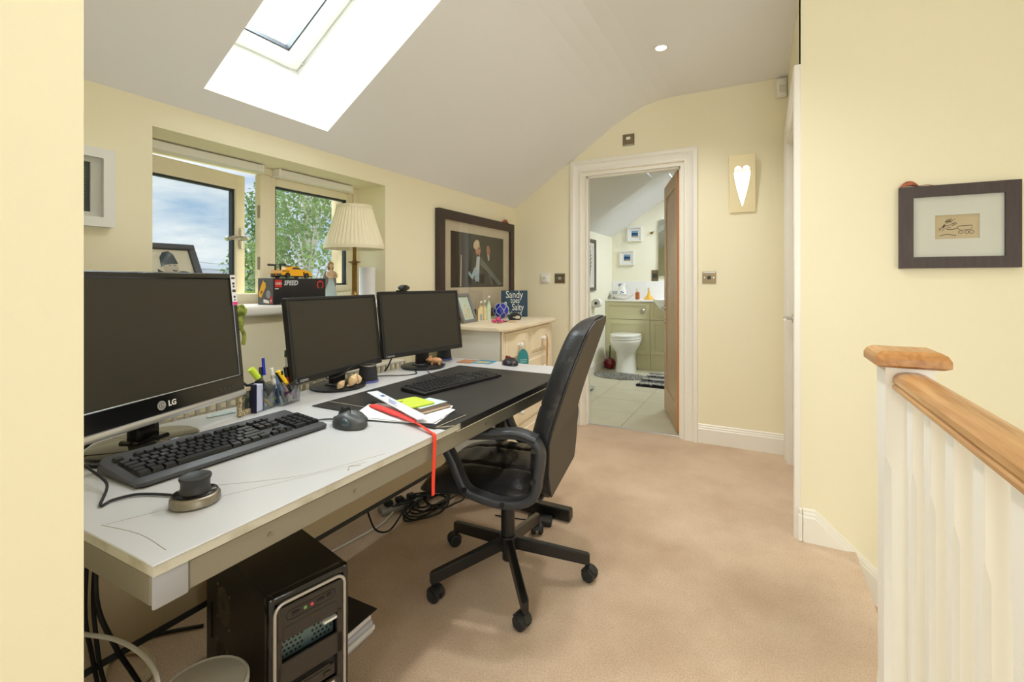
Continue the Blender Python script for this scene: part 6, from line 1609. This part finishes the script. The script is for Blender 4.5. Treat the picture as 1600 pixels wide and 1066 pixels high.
b = MB(); b.cyl((0, -.0505, 0), (0, -.062, 0), .014, n=14); obj('end_cap', b, M_dark, t)

# ================================================================== OUTSIDE
M_grass = mat('grass', (112, 132, 70), .95, var=(.6, (140, 150, 86), .4, .6))
b = MB(); b.box(-80, -4, -30, 60, -3.0, -2.8); o = struct('ground', b, M_grass)
M_bark = mat('birch_bark', (206, 198, 186), .8, var=(3, (120, 108, 96), .55, .62))
def leafmat(name, c1, c2):
    m = mat(name, c1, .6, var=(1.5, c2, .35, .65), spec=.3)
    bs = m.node_tree.nodes['Principled BSDF']; t_ = m.node_tree
    out = t_.nodes['Material Output']; tl = N(t_, 'ShaderNodeBsdfTranslucent'); tl.inputs[0].default_value = srgb(c2); mx = N(t_, 'ShaderNodeMixShader'); mx.inputs[0].default_value = .35
    t_.links.new(bs.outputs[0], mx.inputs[1]); t_.links.new(tl.outputs[0], mx.inputs[2]); t_.links.new(mx.outputs[0], out.inputs[0]); return m
M_birch = leafmat('birch_leaf', (96, 122, 74), (146, 168, 108)); M_bush = leafmat('bush_leaf', (120, 150, 74), (168, 190, 100)); M_bush2 = leafmat('dark_leaf', (78, 112, 66), (110, 140, 84))
def leaves(b, c, r, n, s, rg):
    for k in range(n):
        while True:
            p = Vector((rg.uniform(-1, 1), rg.uniform(-1, 1), rg.uniform(-1, 1)))
            if p.length < 1: break
        p = Vector((c[0] + p.x * r[0], c[1] + p.y * r[1], c[2] + p.z * r[2]))
        d = Vector((rg.gauss(0, 1), rg.gauss(0, 1), rg.gauss(0, 1))).normalized(); e_ = d.orthogonal().normalized(); q_ = s * rg.uniform(.6, 1.2)
        b.add([p - d * q_, p + e_ * q_ * .55, p + d * q_, p - e_ * q_ * .55], [(0, 1, 2), (0, 2, 3)])
def birch(lab, base, H_, seed, spread, nclus, nleaf, m):
    rg = random.Random(seed); t = thing('birch_tree', lab, 'tree', base, 0)
    top = Vector((rg.uniform(-.2, .2), rg.uniform(-.2, .2), H_))
    trunk = spline([(0, 0, 0), (.06, -.05, H_ * .3), (-.04, .1, H_ * .6), top], 5)
    b = MB(); b.tube(trunk, .09, 8, scale=[1 - .85 * i / (len(trunk) - 1) for i in range(len(trunk))]); obj('trunk', b, M_bark, t)
    f = MB()
    for k in range(nclus):
        h = H_ * (.28 + .72 * (k + rg.random()) / nclus); a_ = rg.uniform(0, 2 * pi); rad = spread * (1.0 - .55 * max(0, h / H_ - .5) * 2) * rg.uniform(.35, 1)
        st_ = Vector(trunk[min(int(h / H_ * .85 * (len(trunk) - 1)), len(trunk) - 1)]); en = Vector((cos(a_) * rad, sin(a_) * rad, h))
        b = MB(); pts = spline([st_, st_.lerp(en, .5) + Vector((0, 0, .12)), en], 3); b.tube(pts, .028, 5, scale=[1 - .8 * i / (len(pts) - 1) for i in range(len(pts))]); obj('branch', b, M_bark, t)
        leaves(f, en, (.5, .5, .42), nleaf, .058, rg); leaves(f, st_.lerp(en, .6), (.35, .35, .3), nleaf // 3, .055, rg)
    obj('foliage', f, m, t, 0, kind='stuff')
birch('tall silver birch close to the window, filling the right pane', (-9.2, 7.35, -2.8), 7.6, 11, 1.55, 46, 125, M_birch)
birch('darker slender birch seen in the gap beside the casement', (-12.9, 8.86, -2.8), 6.7, 5, 1.1, 30, 150, M_bush2)
def shrub(lab, c, r, n, m, seed):
    rg = random.Random(seed); t = thing('shrub', lab, 'shrub', (c[0], c[1], -2.8), 0)
    b = MB()
    for k in range(5): b.tube([(0, 0, 0), (rg.uniform(-.4, .4) * r[0], rg.uniform(-.4, .4) * r[1], (c[2] + 2.8) * .6), (rg.uniform(-.7, .7) * r[0], rg.uniform(-.7, .7) * r[1], c[2] + 2.8)], .04, 5, smooth=3)
    obj('stems', b, M_bark, t)
    f = MB(); leaves(f, (0, 0, c[2] + 2.8), r, n, .075, rg); obj('foliage', f, m, t, 0, kind='stuff')
shrub('yellow green leafy shrub below the gap beside the casement', (-8.6, 5.65, .2), (.6, .55, .75), 2600, M_bush, 1)
shrub('bright leafy shrub at the foot of the birch', (-8.4, 7.5, .25), (.7, 1.0, .8), 3200, M_bush, 2)
shrub('distant low green treetop seen left through the open casement', (-17, 9.1, .2), (1.2, 1.0, 1.25), 3000, M_bush2, 3)
shrub('dark leafy treetop behind the distant grey roofed house', (-29, 19.2, .5), (2, 2.5, 1.5), 3000, M_bush2, 4)
shrub('wide dark hedge behind the birch on the right', (-13.5, 11.5, -.2), (1.2, 2.2, 1.3), 4200, M_bush2, 6)
t = thing('house', 'distant cream gabled house with a grey slate roof', 'house', (-20, 13.25, -2.8), R(20))
hw_, hl = 2.2, 3.0
b = MB(); b.prism([(-hw_, 0), (hw_, 0), (hw_, 2.6), (0, 4.3), (-hw_, 2.6)], -hl, hl, 'y'); obj('wall', b, mat('house_cream', (214, 196, 160), .9), t, 0)
for s in (-1, 1):
    b = MB(); b.prism([(0, 4.32), (s * (hw_ + .25), 2.42), (s * (hw_ + .25), 2.55), (0, 4.48)], -hl - .2, hl + .2, 'y'); obj('roof', b, mat('slate', (120, 124, 132), .8), t, 0)
b = MB(); b.box(-.3, .3, -.3, .3, 4.0, 5.0, .02); obj('chimney', b, mat('house_cream', (214, 196, 160)), t)
for (x, z) in ((-.9, 1.2), (.9, 1.2)):
    b = MB(); b.box(x - .4, x + .4, -hl - .04, -hl + .02, z - .5, z + .5); w_ = obj('window', b, M_white, t); b = MB(); b.box(x - .34, x + .34, -hl - .05, -hl - .041, z - .44, z + .44); obj('pane', b, M_dark, w_)
for k, z in enumerate((1.72, 1.50)):
    o = obj('power_line', MB().tube([(-16 + .2 * k, 2, z + .75), (-16 + .2 * k, 8, z + .12), (-16 + .2 * k, 14, z - .22)], .008, 5, smooth=6), mat('wire_grey', (110, 116, 124), .6))
    tag(o, ('upper' if k == 0 else 'lower') + ' thin overhead wire crossing the sky outside', 'wire')
